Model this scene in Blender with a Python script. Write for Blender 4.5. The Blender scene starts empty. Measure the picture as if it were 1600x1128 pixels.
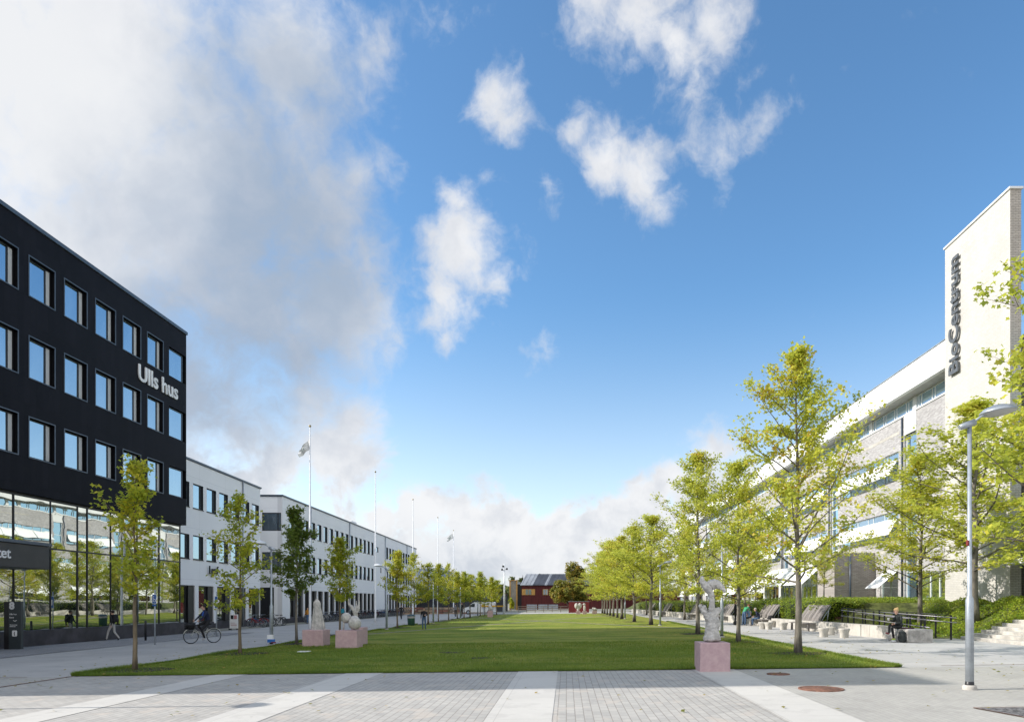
import bpy, math, random
import numpy as np
from mathutils import Vector, Matrix
R = math.radians
SC = bpy.context.scene
COL = SC.collection

# ---------------------------------------------------------------- camera
FPX, CX, HY, CAMH, TILT = 1100.0, 885.0, 940.0, 1.8, 0.011
cam = bpy.data.cameras.new('camera')
co = bpy.data.objects.new('camera', cam); COL.objects.link(co)
co.location = (0, 0, CAMH); co.rotation_euler = (R(90), 0, 0)
cam.sensor_width = 36; cam.lens = 36*FPX/1600
cam.shift_x = -(CX-800)/1600; cam.shift_y = (HY-564)/1600
cam.clip_end = 9000; cam.clip_start = .1
SC.camera = co
SC.view_settings.view_transform = 'Standard'; SC.view_settings.look = 'None'
SC.view_settings.exposure = 0.88; SC.view_settings.gamma = 1
SC.render.engine = 'CYCLES'
SC.cycles.max_bounces = 6; SC.cycles.transparent_max_bounces = 6
SC.cycles.use_denoising = True

SUN_EL, SUN_AZ = 30.5, -91.0   # azimuth measured from +Y towards +X
def gz(x): return TILT*max(-60, min(60, x))
def G(px, py):
    """ground point seen at a place of the photograph"""
    k = (py-HY + TILT*(px-CX))/CAMH
    X = (px-CX)/k
    return Vector((X, FPX/k, gz(X)))
def kof(p): return FPX/p[1]
def zat(py, Y): return CAMH + (HY-py)*Y/FPX

# ---------------------------------------------------------------- sun and sky
sl = bpy.data.lights.new('sun', 'SUN'); sl.energy = 3.4; sl.angle = R(.53); sl.color = (1, .95, .88)
so = bpy.data.objects.new('sun', sl); COL.objects.link(so)
sd = Vector((math.sin(R(SUN_AZ))*math.cos(R(SUN_EL)), math.cos(R(SUN_AZ))*math.cos(R(SUN_EL)), math.sin(R(SUN_EL))))
so.rotation_euler = sd.to_track_quat('Z', 'Y').to_euler(); so.location = (-60, 0, 60)

w = bpy.data.worlds.new('World'); SC.world = w; w.use_nodes = True
class NT:
    def __init__(s, nt): s.nt = nt; s.n = nt.nodes; s.l = nt.links; s.n.clear()
    def new(s, t, **k):
        n = s.n.new(t)
        for a, b in k.items():
            if a == 'inp':
                for i, v in b.items():
                    if isinstance(v, bpy.types.NodeSocket): s.l.new(v, n.inputs[i])
                    else: n.inputs[i].default_value = v
            else: setattr(n, a, b)
        return n
    def math(s, op, a, b=0., c=None, clamp=False):
        n = s.new('ShaderNodeMath', operation=op, use_clamp=clamp, inp={0: a, 1: b} if c is None else {0: a, 1: b, 2: c}); return n.outputs[0]
    def vmath(s, op, a, b):
        n = s.new('ShaderNodeVectorMath', operation=op, inp={0: a, 1: b}); return n.outputs[1] if op in ('DISTANCE', 'LENGTH', 'DOT_PRODUCT') else n.outputs[0]
    def noise(s, vec, scale, detail=4, rough=.55, dist=0., lac=2.):
        return s.new('ShaderNodeTexNoise', inp={'Vector': vec, 'Scale': scale, 'Detail': detail, 'Roughness': rough, 'Distortion': dist, 'Lacunarity': lac})
    def ramp(s, fac, stops):
        n = s.new('ShaderNodeValToRGB', inp={0: fac}); e = n.color_ramp.elements
        while len(e) < len(stops): e.new(.5)
        for i, (p, c) in enumerate(stops):
            e[i].position = p; e[i].color = (*c, 1) if len(c) == 3 else c
        return n.outputs[0]
    def maprange(s, v, a, b, c=0., d=1., smooth=True):
        n = s.new('ShaderNodeMapRange', inp={0: v, 1: a, 2: b, 3: c, 4: d}); n.interpolation_type = 'SMOOTHSTEP' if smooth else 'LINEAR'; return n.outputs[0]
    def mixc(s, f, a, b, mode='MIX'):
        n = s.new('ShaderNodeMix', data_type='RGBA', blend_type=mode)
        for i, v in ((0, f), (6, a), (7, b)):
            if isinstance(v, bpy.types.NodeSocket): s.l.new(v, n.inputs[i])
            else: n.inputs[i].default_value = v if i == 0 else ((*v, 1) if len(v) == 3 else v)
        return n.outputs[2]

N = NT(w.node_tree)
tc = N.new('ShaderNodeTexCoord').outputs['Generated']
dirn = N.vmath('NORMALIZE', tc, (0, 0, 0))
sky = N.new('ShaderNodeTexSky', sky_type='NISHITA')
sky.sun_disc = False; sky.sun_elevation = R(SUN_EL); sky.sun_rotation = R(SUN_AZ)
sky.air_density = 1.0; sky.dust_density = .5; sky.ozone_density = 2.2; sky.altitude = 0
def D(px, py):
    v = Vector(((px-CX)/FPX, 1, (HY-py)/FPX)); return v.normalized(), 1/v.length
# cumulus and the grey mass to the west, given as compass directions: (x, y, radius, weight)
LOBES = [(-60,40,330,1.5),(180,120,270,1.5),(300,300,270,1.5),(90,420,300,1.5),(455,330,165,1.3),(440,90,150,1.2),(560,60,60,.7),(400,480,170,1.3),(250,600,170,1.3),
 (470,560,90,1.0),(400,680,95,.85),(480,650,70,1.0),(530,705,85,1.35),(440,720,70,1.2),(590,720,40,.8),(575,585,30,.5),(520,480,115,1.5),(70,190,200,1.5),(560,400,60,.7),(555,655,55,1.2),(480,620,60,1.2),(380,800,80,1.2),(560,270,42,1.0),(605,262,32,.55),
 (765,150,62,1.0),(800,190,45,.75),(735,95,30,.5),(730,400,85,1.35),(690,480,62,1.25),(725,325,42,1.05),(780,440,42,.95),(700,535,28,.8),(775,290,22,.5),
 (925,20,66,.9),(1005,50,80,1.15),(1060,90,70,1.1),(1120,55,52,1.0),(1090,130,45,.8),(950,245,62,1.15),(1010,265,55,1.2),(1040,300,42,.9),(905,205,36,.75),(1120,225,46,.7),(1190,185,36,.5),(1130,280,28,.5),(855,295,25,.5),(850,542,26,.36),(690,20,40,.45),
 (615,815,42,1.5),(665,800,46,1.7),(725,806,44,1.6),(775,835,44,1.4),(820,850,40,1.4),(868,818,40,1.6),(915,835,38,1.4),(960,810,42,1.6),(1005,785,42,1.5),(1050,755,40,1.3),(1080,770,50,1.3),(700,860,80,1.5),(790,835,75,1.7),(865,850,75,1.7),(740,830,60,1.7),(930,850,70,1.6),(900,870,80,1.4),(1000,850,80,1.4),(1110,720,50,.8),(1160,760,60,.9),(700,890,90,1.4),(850,900,90,1.4),(980,890,90,1.4),(1130,840,100,.9),(560,900,120,1.0),(330,880,150,1.0),(300,740,80,.8),(1250,880,110,.8),(830,730,22,.35),(760,760,30,.4)]
nz1 = N.noise(dirn, 3.2, 6, .6); 
warp = N.new('ShaderNodeVectorMath', operation='MULTIPLY_ADD', inp={0: nz1.outputs['Color'], 1: (.10, .10, .10), 2: dirn}).outputs[0]
warp = N.vmath('SUBTRACT', warp, (.05, .05, .05))
def lobes(lst, vec):
    acc = None
    for (x, y, r, wt) in lst:
        d, s = D(x, y)
        rad = r/FPX*s*1.12
        q = N.math('MULTIPLY_ADD', N.vmath('DISTANCE', vec, tuple(d)), -wt/rad, wt)
        acc = q if acc is None else N.new('ShaderNodeMath', operation='SMOOTH_MAX', inp={0: acc, 1: q, 2: .18}).outputs[0]
    return acc
big = lobes(LOBES, warp)
# unseen clouds elsewhere, for panes to mirror and thickened to add neutral fill
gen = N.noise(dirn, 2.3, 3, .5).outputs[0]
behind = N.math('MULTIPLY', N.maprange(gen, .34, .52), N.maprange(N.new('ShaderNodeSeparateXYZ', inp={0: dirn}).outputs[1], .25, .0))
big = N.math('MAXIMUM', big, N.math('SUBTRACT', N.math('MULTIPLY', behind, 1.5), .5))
fb = N.noise(warp, 13., 9, .60, .15).outputs[0]
fb2 = N.noise(warp, 34., 7, .6, .3).outputs[0]
mass = N.maprange(lobes([(230, 230, 440, 1.), (400, 520, 230, 1.)], warp), .0, .4)
low = N.maprange(N.new('ShaderNodeSeparateXYZ', inp={0: dirn}).outputs[2], .26, .12)   # the low cumulus is crisper
dens = N.math('ADD', N.math('MULTIPLY_ADD', mass, .25, big), N.math('MULTIPLY', N.math('SUBTRACT', fb, .5), N.math('MULTIPLY_ADD', mass, -1.55, 2.75)))
dens = N.math('ADD', dens, N.math('MULTIPLY', N.math('SUBTRACT', fb2, .5), 1.1))
alpha = N.maprange(dens, .0, N.math('MULTIPLY_ADD', low, -.55, N.math('MULTIPLY_ADD', mass, .15, 1.2)))
alpha = N.math('MULTIPLY', alpha, .97)
# shade of the cloud body
GREY = [(450,380,230,1.0),(330,560,230,1.0),(250,330,130,.5),(500,180,140,.7),(470,560,110,.8),(700,950,80,.35),(830,945,80,.35),(950,950,80,.3),(330,760,80,.5)]
gl = lobes(GREY, warp)
sh = N.math('ADD', N.math('MULTIPLY', gl, 1.0), N.math('MULTIPLY', N.math('SUBTRACT', N.noise(warp, 7., 5, .55).outputs[0], .5), 1.5))
sh = N.maprange(sh, -.35, .80)
WHITE = [(10,40,300,1.0),(0,420,230,.8),(150,200,160,.4)]
wl = N.maprange(lobes(WHITE, warp), 0., .9)
fine = N.maprange(fb, .40, .75, 0., .55)
ccol = N.mixc(sh, (.88, .885, .90), (.37, .45, .57))
ccol = N.mixc(N.math('MULTIPLY', wl, .6), ccol, (.82, .83, .84))
ccol = N.mixc(N.math('MULTIPLY', fine, N.math('SUBTRACT', 1., wl)), ccol, (.52, .56, .64))
ccol = N.mixc(N.math('MULTIPLY', low, N.maprange(fb, .62, .40, 0., .6)), ccol, (.90, .905, .92))
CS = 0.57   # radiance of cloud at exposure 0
rear_fill = N.maprange(N.new('ShaderNodeSeparateXYZ', inp={0: dirn}).outputs[1], .1, -.25)   # unseen clouds behind the camera, brightened to add neutral fill light
cl = N.new('ShaderNodeBackground', inp={0: ccol, 1: N.math('MULTIPLY_ADD', rear_fill, CS*.7, CS)})
skc = N.mixc(1.0, sky.outputs[0], (.84, .98, 1.02), 'MULTIPLY')
skc = N.new('ShaderNodeHueSaturation', inp={'Color': skc, 'Saturation': N.maprange(N.new('ShaderNodeSeparateXYZ', inp={0: dirn}).outputs[2], .0, .42, .52, 1.08)}).outputs[0]
bg = N.new('ShaderNodeBackground', inp={0: skc, 1: .118})
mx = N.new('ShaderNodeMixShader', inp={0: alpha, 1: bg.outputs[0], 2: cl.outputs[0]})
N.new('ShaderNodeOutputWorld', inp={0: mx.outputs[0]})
w.cycles.sampling_method = 'MANUAL'; w.cycles.sample_map_resolution = 512

# ---------------------------------------------------------------- materials
MATS = {}
def mat(name, col, rough=.7, var=.12, vscale=2., metal=0., bump=0., bscale=30., spec=.4, col2=None, stretch=None, patches=None, coat=0.):
    if name in MATS: return MATS[name]
    m = bpy.data.materials.new(name); m.use_nodes = True; MATS[name] = m
    n = NT(m.node_tree)
    oc = n.new('ShaderNodeTexCoord').outputs['Object']
    if stretch:
        oc = n.vmath('MULTIPLY', oc, stretch)
    a = n.noise(oc, vscale, 6, .6).outputs[0]
    c2 = col2 or tuple(c*(1-var*2) for c in col)
    c = n.mixc(n.maprange(a, .32, .68), col, c2)
    b2 = n.noise(oc, vscale*9, 3, .6).outputs[0]
    c = n.mixc(n.math('MULTIPLY', n.maprange(b2, .3, .7), var), c, tuple(x*.55 for x in col))
    if patches:
        p = n.noise(oc, patches[0], 3, .5).outputs[0]
        c = n.mixc(n.maprange(p, patches[1], patches[1]+.12), c, patches[2])
    bs = n.new('ShaderNodeBsdfPrincipled', inp={'Base Color': c, 'Roughness': rough, 'Metallic': metal, 'Specular IOR Level': spec, 'Coat Weight': coat})
    if bump:
        h = n.noise(oc, bscale, 5, .6).outputs[0]
        bm = n.new('ShaderNodeBump', inp={'Strength': bump, 'Distance': .02, 'Height': h})
        n.l.new(bm.outputs[0], bs.inputs['Normal'])
    n.new('ShaderNodeOutputMaterial', inp={0: bs.outputs[0]})
    return m

def brickmat(name, c1, c2, mortar, bw, rh, msize, axis='XY', rough=.85, spec=.3, bump=.4, off=.5, bias=0., stain=.25, var2=None):
    m = bpy.data.materials.new(name); m.use_nodes = True; MATS[name] = m
    n = NT(m.node_tree)
    oc = n.new('ShaderNodeTexCoord').outputs['Object']
    sp = n.new('ShaderNodeSeparateXYZ', inp={0: oc}).outputs
    ax = {'X': sp[0], 'Y': sp[1], 'Z': sp[2]}
    cv = n.new('ShaderNodeCombineXYZ', inp={0: ax[axis[0]], 1: ax[axis[1]], 2: 0.}).outputs[0]
    b = n.new('ShaderNodeTexBrick', inp={'Vector': cv, 'Color1': (*c1, 1), 'Color2': (*c2, 1), 'Mortar': (*mortar, 1), 'Scale': 1., 'Mortar Size': msize, 'Mortar Smooth': .2, 'Bias': bias, 'Brick Width': bw, 'Row Height': rh})
    b.offset = off
    c = b.outputs[0]
    s1 = n.noise(oc, .35, 6, .62).outputs[0]
    c = n.mixc(n.math('MULTIPLY', n.maprange(s1, .38, .66), stain), c, tuple(x*.55 for x in c1))
    s2 = n.noise(oc, 6., 5, .7).outputs[0]
    c = n.mixc(n.math('MULTIPLY', n.maprange(s2, .4, .7), stain*.6), c, tuple(min(1, x*1.35) for x in c1))
    if axis != 'YZ' and axis != 'XZ':
        s4 = n.noise(oc, 1.1, 8, .75).outputs[0]; c = n.mixc(n.math('MULTIPLY', n.maprange(s4, .54, .60), .22), c, tuple(x*.6 for x in c1))
        vo = n.new('ShaderNodeTexVoronoi', inp={'Vector': oc, 'Scale': 1.6, 'Randomness': 1.}).outputs['Distance']; c = n.mixc(n.math('MULTIPLY', n.maprange(vo, .045, .03), .5), c, (.09, .085, .08))
    if var2:
        s3 = n.noise(cv, 1.9, 2, .5).outputs[0]
        c = n.mixc(n.math('MULTIPLY', n.maprange(s3, .56, .66), .5), c, var2)
    bs = n.new('ShaderNodeBsdfPrincipled', inp={'Base Color': c, 'Roughness': rough, 'Specular IOR Level': spec})
    hh = n.math('ADD', n.math('MULTIPLY', b.outputs[1], -1.), n.math('MULTIPLY', n.noise(oc, 60., 4, .6).outputs[0], .4))
    bm = n.new('ShaderNodeBump', inp={'Strength': bump, 'Distance': .008, 'Height': hh})
    n.l.new(bm.outputs[0], bs.inputs['Normal'])
    n.new('ShaderNodeOutputMaterial', inp={0: bs.outputs[0]})
    return m

def glassmat(name, tint, refl, base, rough=.02, wav=.0, wscale=.5, stretch=(1, 1, 1)):
    m = bpy.data.materials.new(name); m.use_nodes = True; MATS[name] = m
    n = NT(m.node_tree)
    oc = n.new('ShaderNodeTexCoord').outputs['Object']
    lw = n.new('ShaderNodeFresnel', inp={0: 1.6})
    f = n.math('ADD', n.math('MULTIPLY', lw.outputs[0], 1.3), refl, clamp=True)
    f = n.math('MINIMUM', f, .92)
    rn = n.noise(n.vmath('MULTIPLY', oc, (1, .9, .25)), 1.3, 2).outputs[0]
    bc = n.mixc(n.maprange(rn, .42, .6), base, tuple(x*2.2+.01 for x in base))
    df = n.new('ShaderNodeBsdfDiffuse', inp={0: bc})
    gl = n.new('ShaderNodeBsdfGlossy', inp={0: (*tint, 1), 1: rough})
    if wav:
        h = n.noise(n.vmath('MULTIPLY', oc, stretch), wscale, 2, .5).outputs[0]
        bm = n.new('ShaderNodeBump', inp={'Strength': wav, 'Distance': .02, 'Height': h})
        n.l.new(bm.outputs[0], gl.inputs['Normal'])
    mxs = n.new('ShaderNodeMixShader', inp={0: f, 1: df.outputs[0], 2: gl.outputs[0]})
    n.new('ShaderNodeOutputMaterial', inp={0: mxs.outputs[0]})
    return m

def leafmat(name, stops, trans=.38, rough=.55):
    m = bpy.data.materials.new(name); m.use_nodes = True; MATS[name] = m
    n = NT(m.node_tree)
    gi = n.new('ShaderNodeNewGeometry')
    oc = n.new('ShaderNodeTexCoord').outputs['Object']
    oi = n.new('ShaderNodeObjectInfo').outputs['Random']
    cl = n.noise(oc, .9, 2, .5).outputs[0]
    f = n.math('ADD', n.math('MULTIPLY', gi.outputs['Random Per Island'], .5), n.math('MULTIPLY', n.maprange(cl, .3, .7), .5))
    f = n.math('ADD', f, n.math('MULTIPLY', n.math('SUBTRACT', oi, .5), .16), clamp=True)
    c = n.ramp(f, stops)
    bs = n.new('ShaderNodeBsdfPrincipled', inp={'Base Color': c, 'Roughness': rough, 'Specular IOR Level': .35})
    tr = n.new('ShaderNodeBsdfTranslucent', inp={0: n.mixc(.5, c, (.72, .76, .16))})
    mxs = n.new('ShaderNodeMixShader', inp={0: trans, 1: bs.outputs[0], 2: tr.outputs[0]})
    n.new('ShaderNodeOutputMaterial', inp={0: mxs.outputs[0]})
    return m

# ---------------------------------------------------------------- mesh helpers
class MB:
    def __init__(s): s.v = []; s.f = []; s.m = []; s.sm = []
    def add(s, vs, fs, mi=0, smooth=False):
        o = len(s.v); s.v += [tuple(v) for v in vs]
        for f in fs: s.f.append(tuple(i+o for i in f)); s.m.append(mi); s.sm.append(smooth)
        return s
    def quad(s, a, b, c, d, mi=0): return s.add([a, b, c, d], [(0, 1, 2, 3)], mi)
    def box(s, x0, x1, y0, y1, z0, z1, mi=0, bev=0.):
        if bev > 0: return s.bbox(((x0+x1)/2, (y0+y1)/2, (z0+z1)/2), (x1-x0, y1-y0, z1-z0), bev, mi)
        v = [(x, y, z) for z in (z0, z1) for y in (y0, y1) for x in (x0, x1)]
        return s.add(v, [(0,2,3,1),(4,5,7,6),(0,1,5,4),(2,6,7,3),(0,4,6,2),(1,3,7,5)], mi)
    def bbox(s, c, sz, b, mi=0, M=None):
        import itertools
        h = [q/2 for q in sz]; vs = []
        for sx in (-1, 1):
            for sy in (-1, 1):
                for sz_ in (-1, 1):
                    for ax in range(3):
                        p = [sx*(h[0]-b), sy*(h[1]-b), sz_*(h[2]-b)]
                        p[ax] = (sx, sy, sz_)[ax]*h[ax]; vs.append(Vector(p))
        import bmesh
        bm = bmesh.new()
        for p in vs: bm.verts.new(p)
        bmesh.ops.convex_hull(bm, input=bm.verts)
        bmesh.ops.recalc_face_normals(bm, faces=bm.faces)
        bm.verts.ensure_lookup_table(); bm.verts.index_update()
        C = Vector(c)
        pts = [((M @ v.co) if M else v.co) + C for v in bm.verts]
        s.add(pts, [[v.index for v in f.verts] for f in bm.faces], mi); bm.free(); return s
    def obox(s, c, sz, rot=(0, 0, 0), mi=0):
        from mathutils import Euler
        M = Euler(rot).to_matrix(); c = Vector(c)
        v = [c + M @ Vector((x*sz[0]/2, y*sz[1]/2, z*sz[2]/2)) for z in (-1, 1) for y in (-1, 1) for x in (-1, 1)]
        return s.add(v, [(0,2,3,1),(4,5,7,6),(0,1,5,4),(2,6,7,3),(0,4,6,2),(1,3,7,5)], mi)
    def tube(s, pts, rad, n=8, mi=0, caps=True, smooth=True):
        pts = [Vector(p) for p in pts]
        if not isinstance(rad, (list, tuple)): rad = [rad]*len(pts)
        vs = []; up = None
        for i, p in enumerate(pts):
            a = pts[max(i-1, 0)]; b = pts[min(i+1, len(pts)-1)]
            t = (b-a).normalized() if (b-a).length > 1e-9 else Vector((0, 0, 1))
            if up is None: up = Vector((0, 0, 1)) if abs(t.z) < .9 else Vector((1, 0, 0))
            x = t.cross(up).normalized(); y = t.cross(x).normalized(); up = -y if False else x.cross(t)
            for j in range(n):
                q = 2*math.pi*j/n
                vs.append(p + (x*math.cos(q) + y*math.sin(q))*rad[i])
        fs = []
        for i in range(len(pts)-1):
            for j in range(n):
                k = (j+1) % n
                fs.append((i*n+j, i*n+k, (i+1)*n+k, (i+1)*n+j))
        s.add(vs, fs, mi, smooth)
        if caps:
            o = len(s.v)-len(vs)
            s.f.append(tuple(o+j for j in range(n))[::-1]); s.m.append(mi); s.sm.append(False)
            s.f.append(tuple(o+(len(pts)-1)*n+j for j in range(n))); s.m.append(mi); s.sm.append(False)
        return s
    def lathe(s, prof, c=(0, 0, 0), n=20, mi=0, smooth=True, M=None):
        vs = []; c = Vector(c)
        for r, z in prof:
            for j in range(n):
                q = 2*math.pi*j/n; p = Vector((r*math.cos(q), r*math.sin(q), z))
                vs.append((M @ p if M else p)+c)
        fs = [(i*n+j, i*n+(j+1) % n, (i+1)*n+(j+1) % n, (i+1)*n+j) for i in range(len(prof)-1) for j in range(n)]
        return s.add(vs, fs, mi, smooth)
    def torus(s, c, Rr, r, axis='Y', n=24, m=6, mi=0):
        vs = []
        for i in range(n):
            a = 2*math.pi*i/n
            for j in range(m):
                b = 2*math.pi*j/m; rr = Rr+r*math.cos(b); z = r*math.sin(b)
                p = (rr*math.cos(a), z, rr*math.sin(a)) if axis == 'Y' else (rr*math.cos(a), rr*math.sin(a), z) if axis == 'Z' else (z, rr*math.cos(a), rr*math.sin(a))
                vs.append(Vector(p)+Vector(c))
        fs = [(i*m+j, ((i+1) % n)*m+j, ((i+1) % n)*m+(j+1) % m, i*m+(j+1) % m) for i in range(n) for j in range(m)]
        return s.add(vs, fs, mi, True)
    def blob(s, c, r, sub=3, amp=0., fr=2., seed=0, mi=0, smooth=True):
        import bmesh
        from mathutils import noise as mn
        bm = bmesh.new(); bmesh.ops.create_icosphere(bm, subdivisions=sub, radius=1)
        vs = []
        for v in bm.verts:
            p = v.co.copy(); d = 1+amp*mn.noise(p*fr+Vector((seed, 0, 0)))
            vs.append(Vector((p.x*r[0]*d, p.y*r[1]*d, p.z*r[2]*d))+Vector(c))
        bm.verts.index_update()
        s.add(vs, [[v.index for v in f.verts] for f in bm.faces], mi, smooth); bm.free(); return s
    def build(s, name, mats, parent=None, world=True, smooth=None):
        me = bpy.data.meshes.new(name)
        off = Vector((0, 0, 0))
        if parent is not None and world:
            p = parent
            while p is not None: off += p.location; p = p.parent
        me.from_pydata([tuple(Vector(v)-off) for v in s.v], [], s.f)
        mats = mats if isinstance(mats, (list, tuple)) else [mats]
        for m in mats: me.materials.append(m)
        me.polygons.foreach_set('material_index', s.m)
        me.polygons.foreach_set('use_smooth', [bool(q) if smooth is None else smooth for q in s.sm])
        me.update()
        o = bpy.data.objects.new(name, me); COL.objects.link(o); o.parent = parent
        return o

def tag(o, label=None, cat=None, group=None, kind=None):
    if label: o['label'] = label
    if cat: o['category'] = cat
    if group: o['group'] = group
    if kind: o['kind'] = kind
    return o
def thing(name, label, cat, loc=(0, 0, 0), rz=0., group=None):
    o = bpy.data.objects.new(name, None); COL.objects.link(o)
    o.location = loc; o.rotation_euler = (0, 0, rz); o.empty_display_size = .2
    return tag(o, label, cat, group)
KIDS = {}
def kids(o): return [c for c in bpy.data.objects if c.parent == o]
def register(o):
    KIDS[o.name] = [(c, [(g, []) for g in kids(c)]) for c in kids(o)]; return o
def dup(root, loc, rz=0., label=None, group=None, scale=None):
    r = root.copy(); COL.objects.link(r); r.location = loc; r.rotation_euler = (0, 0, rz)
    if label: r['label'] = label
    if group: r['group'] = group
    if scale is not None: r.scale = scale if isinstance(scale, (tuple, list)) else (scale,)*3
    if root.name not in KIDS: register(root)
    for c, gs in KIDS[root.name]:
        d = c.copy(); COL.objects.link(d); d.parent = r
        for g, _ in gs:
            e = g.copy(); COL.objects.link(e); e.parent = d
    return r
def npmesh(name, V, loops_per, mat_, parent=None, smooth=False):
    """V: (n,k,3) polygons of k corners"""
    n, k = V.shape[:2]
    me = bpy.data.meshes.new(name)
    me.vertices.add(n*k); me.vertices.foreach_set('co', V.reshape(-1).astype(np.float32))
    me.loops.add(n*k); me.loops.foreach_set('vertex_index', np.arange(n*k, dtype=np.int32))
    me.polygons.add(n); me.polygons.foreach_set('loop_start', np.arange(0, n*k, k, dtype=np.int32))
    me.materials.append(mat_); me.update(); me.validate()
    o = bpy.data.objects.new(name, me); COL.objects.link(o); o.parent = parent
    return o
LEAF = np.array([(0,-.5,0),(.22,-.18,.05),(.52,-.05,.0),(.28,.14,.07),(.17,.5,0),(-.05,.2,.06),(-.5,.18,0),(-.26,-.12,.06)])*1.0
LEAF4 = np.array([(0,-.5,0),(.38,0,.08),(0,.5,0),(-.38,0,.08)])
def leaf_polys(P, size, rng, tmpl=LEAF, flat=.5):
    n = len(P)
    a = rng.uniform(0, 2*np.pi, n)
    nx = rng.normal(0, 1, (n, 3)); nx[:, 2] = np.abs(nx[:, 2])+flat
    nx /= np.linalg.norm(nx, axis=1)[:, None]
    t = np.stack([np.cos(a), np.sin(a), rng.normal(0, .3, n)], 1)
    x = np.cross(nx, t); x /= np.linalg.norm(x, axis=1)[:, None]
    y = np.cross(nx, x)
    s = (size*rng.uniform(.65, 1.25, n))[:, None, None]
    T = tmpl[None]
    return P[:, None, :] + s*(T[..., 0:1]*x[:, None]+T[..., 1:2]*y[:, None]+T[..., 2:3]*nx[:, None])

# ---------------------------------------------------------------- material palette
M = {}
M['whitemetal'] = mat('white_metal', (.72, .72, .71), .45, .04, .4)

M['blackmetal'] = mat('black_metal', (.012, .012, .014), .4, .1, 3)
M['bluegrey'] = mat('blue_grey_metal', (.07, .09, .12), .35, .1, 3)
M['granite'] = mat('dark_granite', (.065, .058, .066), .55, .3, 1.2, bump=.1, bscale=60, spec=.35)
M['steel'] = mat('galvanised_steel', (.42, .46, .50), .42, .15, 3, metal=.55)
M['polewhite'] = mat('white_pole_paint', (.72, .73, .75), .35, .05, 2)
M['curtain'] = mat('pale_panel', (.5, .5, .49), .7, .05, 2)
M['pinkstone'] = mat('pink_stone', (.54, .38, .385), .75, .16, 7., bump=.25, bscale=90, col2=(.46, .31, .32))
M['plaster'] = mat('white_plaster', (.62, .59, .55), .85, .2, 6, bump=.9, bscale=22)
M['concrete'] = mat('light_concrete', (.50, .47, .42), .85, .15, 1.2, bump=.25, bscale=50)
M['wood'] = mat('weathered_wood', (.30, .27, .25), .8, .3, 2.2, stretch=(.6, 7, .6), bump=.3, bscale=14)
M['corten'] = mat('rusty_steel', (.09, .038, .024), .8, .3, 4, bump=.2)
M['rust'] = mat('rusty_iron', (.25, .12, .08), .8, .3, 9, bump=.5, bscale=60)
M['mulch'] = mat('dark_mulch', (.07, .052, .045), .95, .5, 9, bump=1, bscale=35)
M['gravel'] = mat('grey_gravel', (.26, .25, .25), .95, .5, 16, bump=1, bscale=45)
M['bark'] = mat('grey_bark', (.22, .195, .16), .9, .3, 3, stretch=(3, 3, .6), bump=.5, bscale=18)
M['bark2'] = mat('brown_bark', (.22, .17, .11), .9, .3, 3, stretch=(3, 3, .6), bump=.5, bscale=18)
M['red'] = mat('falu_red_boards', (.105, .018, .017), .85, .2, 1.0, stretch=(6, 6, .3))
M['redwall'] = mat('red_wall', (.20, .028, .026), .8, .1, 1)
M['ochre'] = mat('ochre_wood', (.50, .27, .07), .7, .1, 2)
M['roofgrey'] = mat('grey_metal_roof', (.075, .08, .095), .5, .2, .4)
M['rooflight'] = mat('pale_metal_roof', (.30, .32, .35), .5, .15, .5)
M['brick'] = brickmat('grey_brick', (.29, .275, .275), (.47, .455, .45), (.34, .33, .325), .28, .085, .012, 'YZ', stain=.16, bias=.0)
M['brickS'] = brickmat('grey_brick_end', (.30, .265, .25), (.44, .40, .37), (.25, .23, .215), .28, .085, .014, 'XZ', stain=.2)
M['cream'] = brickmat('cream_brick', (.47, .45, .415), (.54, .515, .475), (.41, .39, .36), .30, .1, .012, 'YZ', stain=.22)
M['creamS'] = brickmat('cream_brick_end', (.40, .36, .31), (.50, .45, .39), (.22, .2, .18), .28, .085, .013, 'XZ', stain=.15)
M['black'] = brickmat('black_cladding', (.007, .007, .010), (.0105, .010, .014), (.003, .003, .004), .385, 1.25, .006, 'YZ', rough=.6, spec=.10, bump=.5, off=0., stain=.3)
M['white'] = brickmat('white_render', (.76, .76, .765), (.745, .745, .75), (.60, .60, .61), 4.26, 3.72, .012, 'YZ', stain=.07, off=0., bump=.2)
M['pave'] = brickmat('block_paving', (.37, .355, .33), (.44, .42, .385), (.25, .23, .205), .28, .14, .008, 'YX', stain=.22, var2=(.48, .42, .36), bump=.5)
M['pavefine'] = brickmat('fine_block_paving', (.37, .355, .325), (.405, .39, .355), (.30, .285, .26), .21, .105, .006, 'YX', stain=.24, bump=.4)
M['slab'] = brickmat('smooth_slabs', (.50, .48, .445), (.52, .50, .46), (.38, .36, .33), 1.2, 1.1, .006, 'YX', stain=.16, bump=.25, off=0.)
M['pathslab'] = brickmat('path_slabs', (.39, .38, .365), (.43, .415, .395), (.31, .30, .285), 1.4, .7, .008, 'XY', stain=.26, bump=.35)
M['setts'] = brickmat('granite_setts', (.27, .27, .275), (.34, .33, .335), (.17, .165, .16), .2, .1, .012, 'XY', stain=.3, bump=.8)
M['glass'] = glassmat('window_glass', (.62, .80, .93), .50, (.04, .05, .06), .015, .04, .6)
M['glassbig'] = glassmat('shopfront_glass', (.80, .84, .80), .50, (.012, .018, .016), .004, .14, .5, (1, .8, 2.2))
M['glassdark'] = glassmat('dark_glass', (.8, .9, .95), .10, (.02, .026, .03), .015, .03)
M['glassbio'] = glassmat('blue_office_glass', (.60, .80, .95), .30, (.05, .08, .11), .02, .05)
M['pane_interior'] = glassmat('green_tinted_glass', (.8, .9, .9), .16, (.03, .05, .045), .02, .05)

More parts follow.
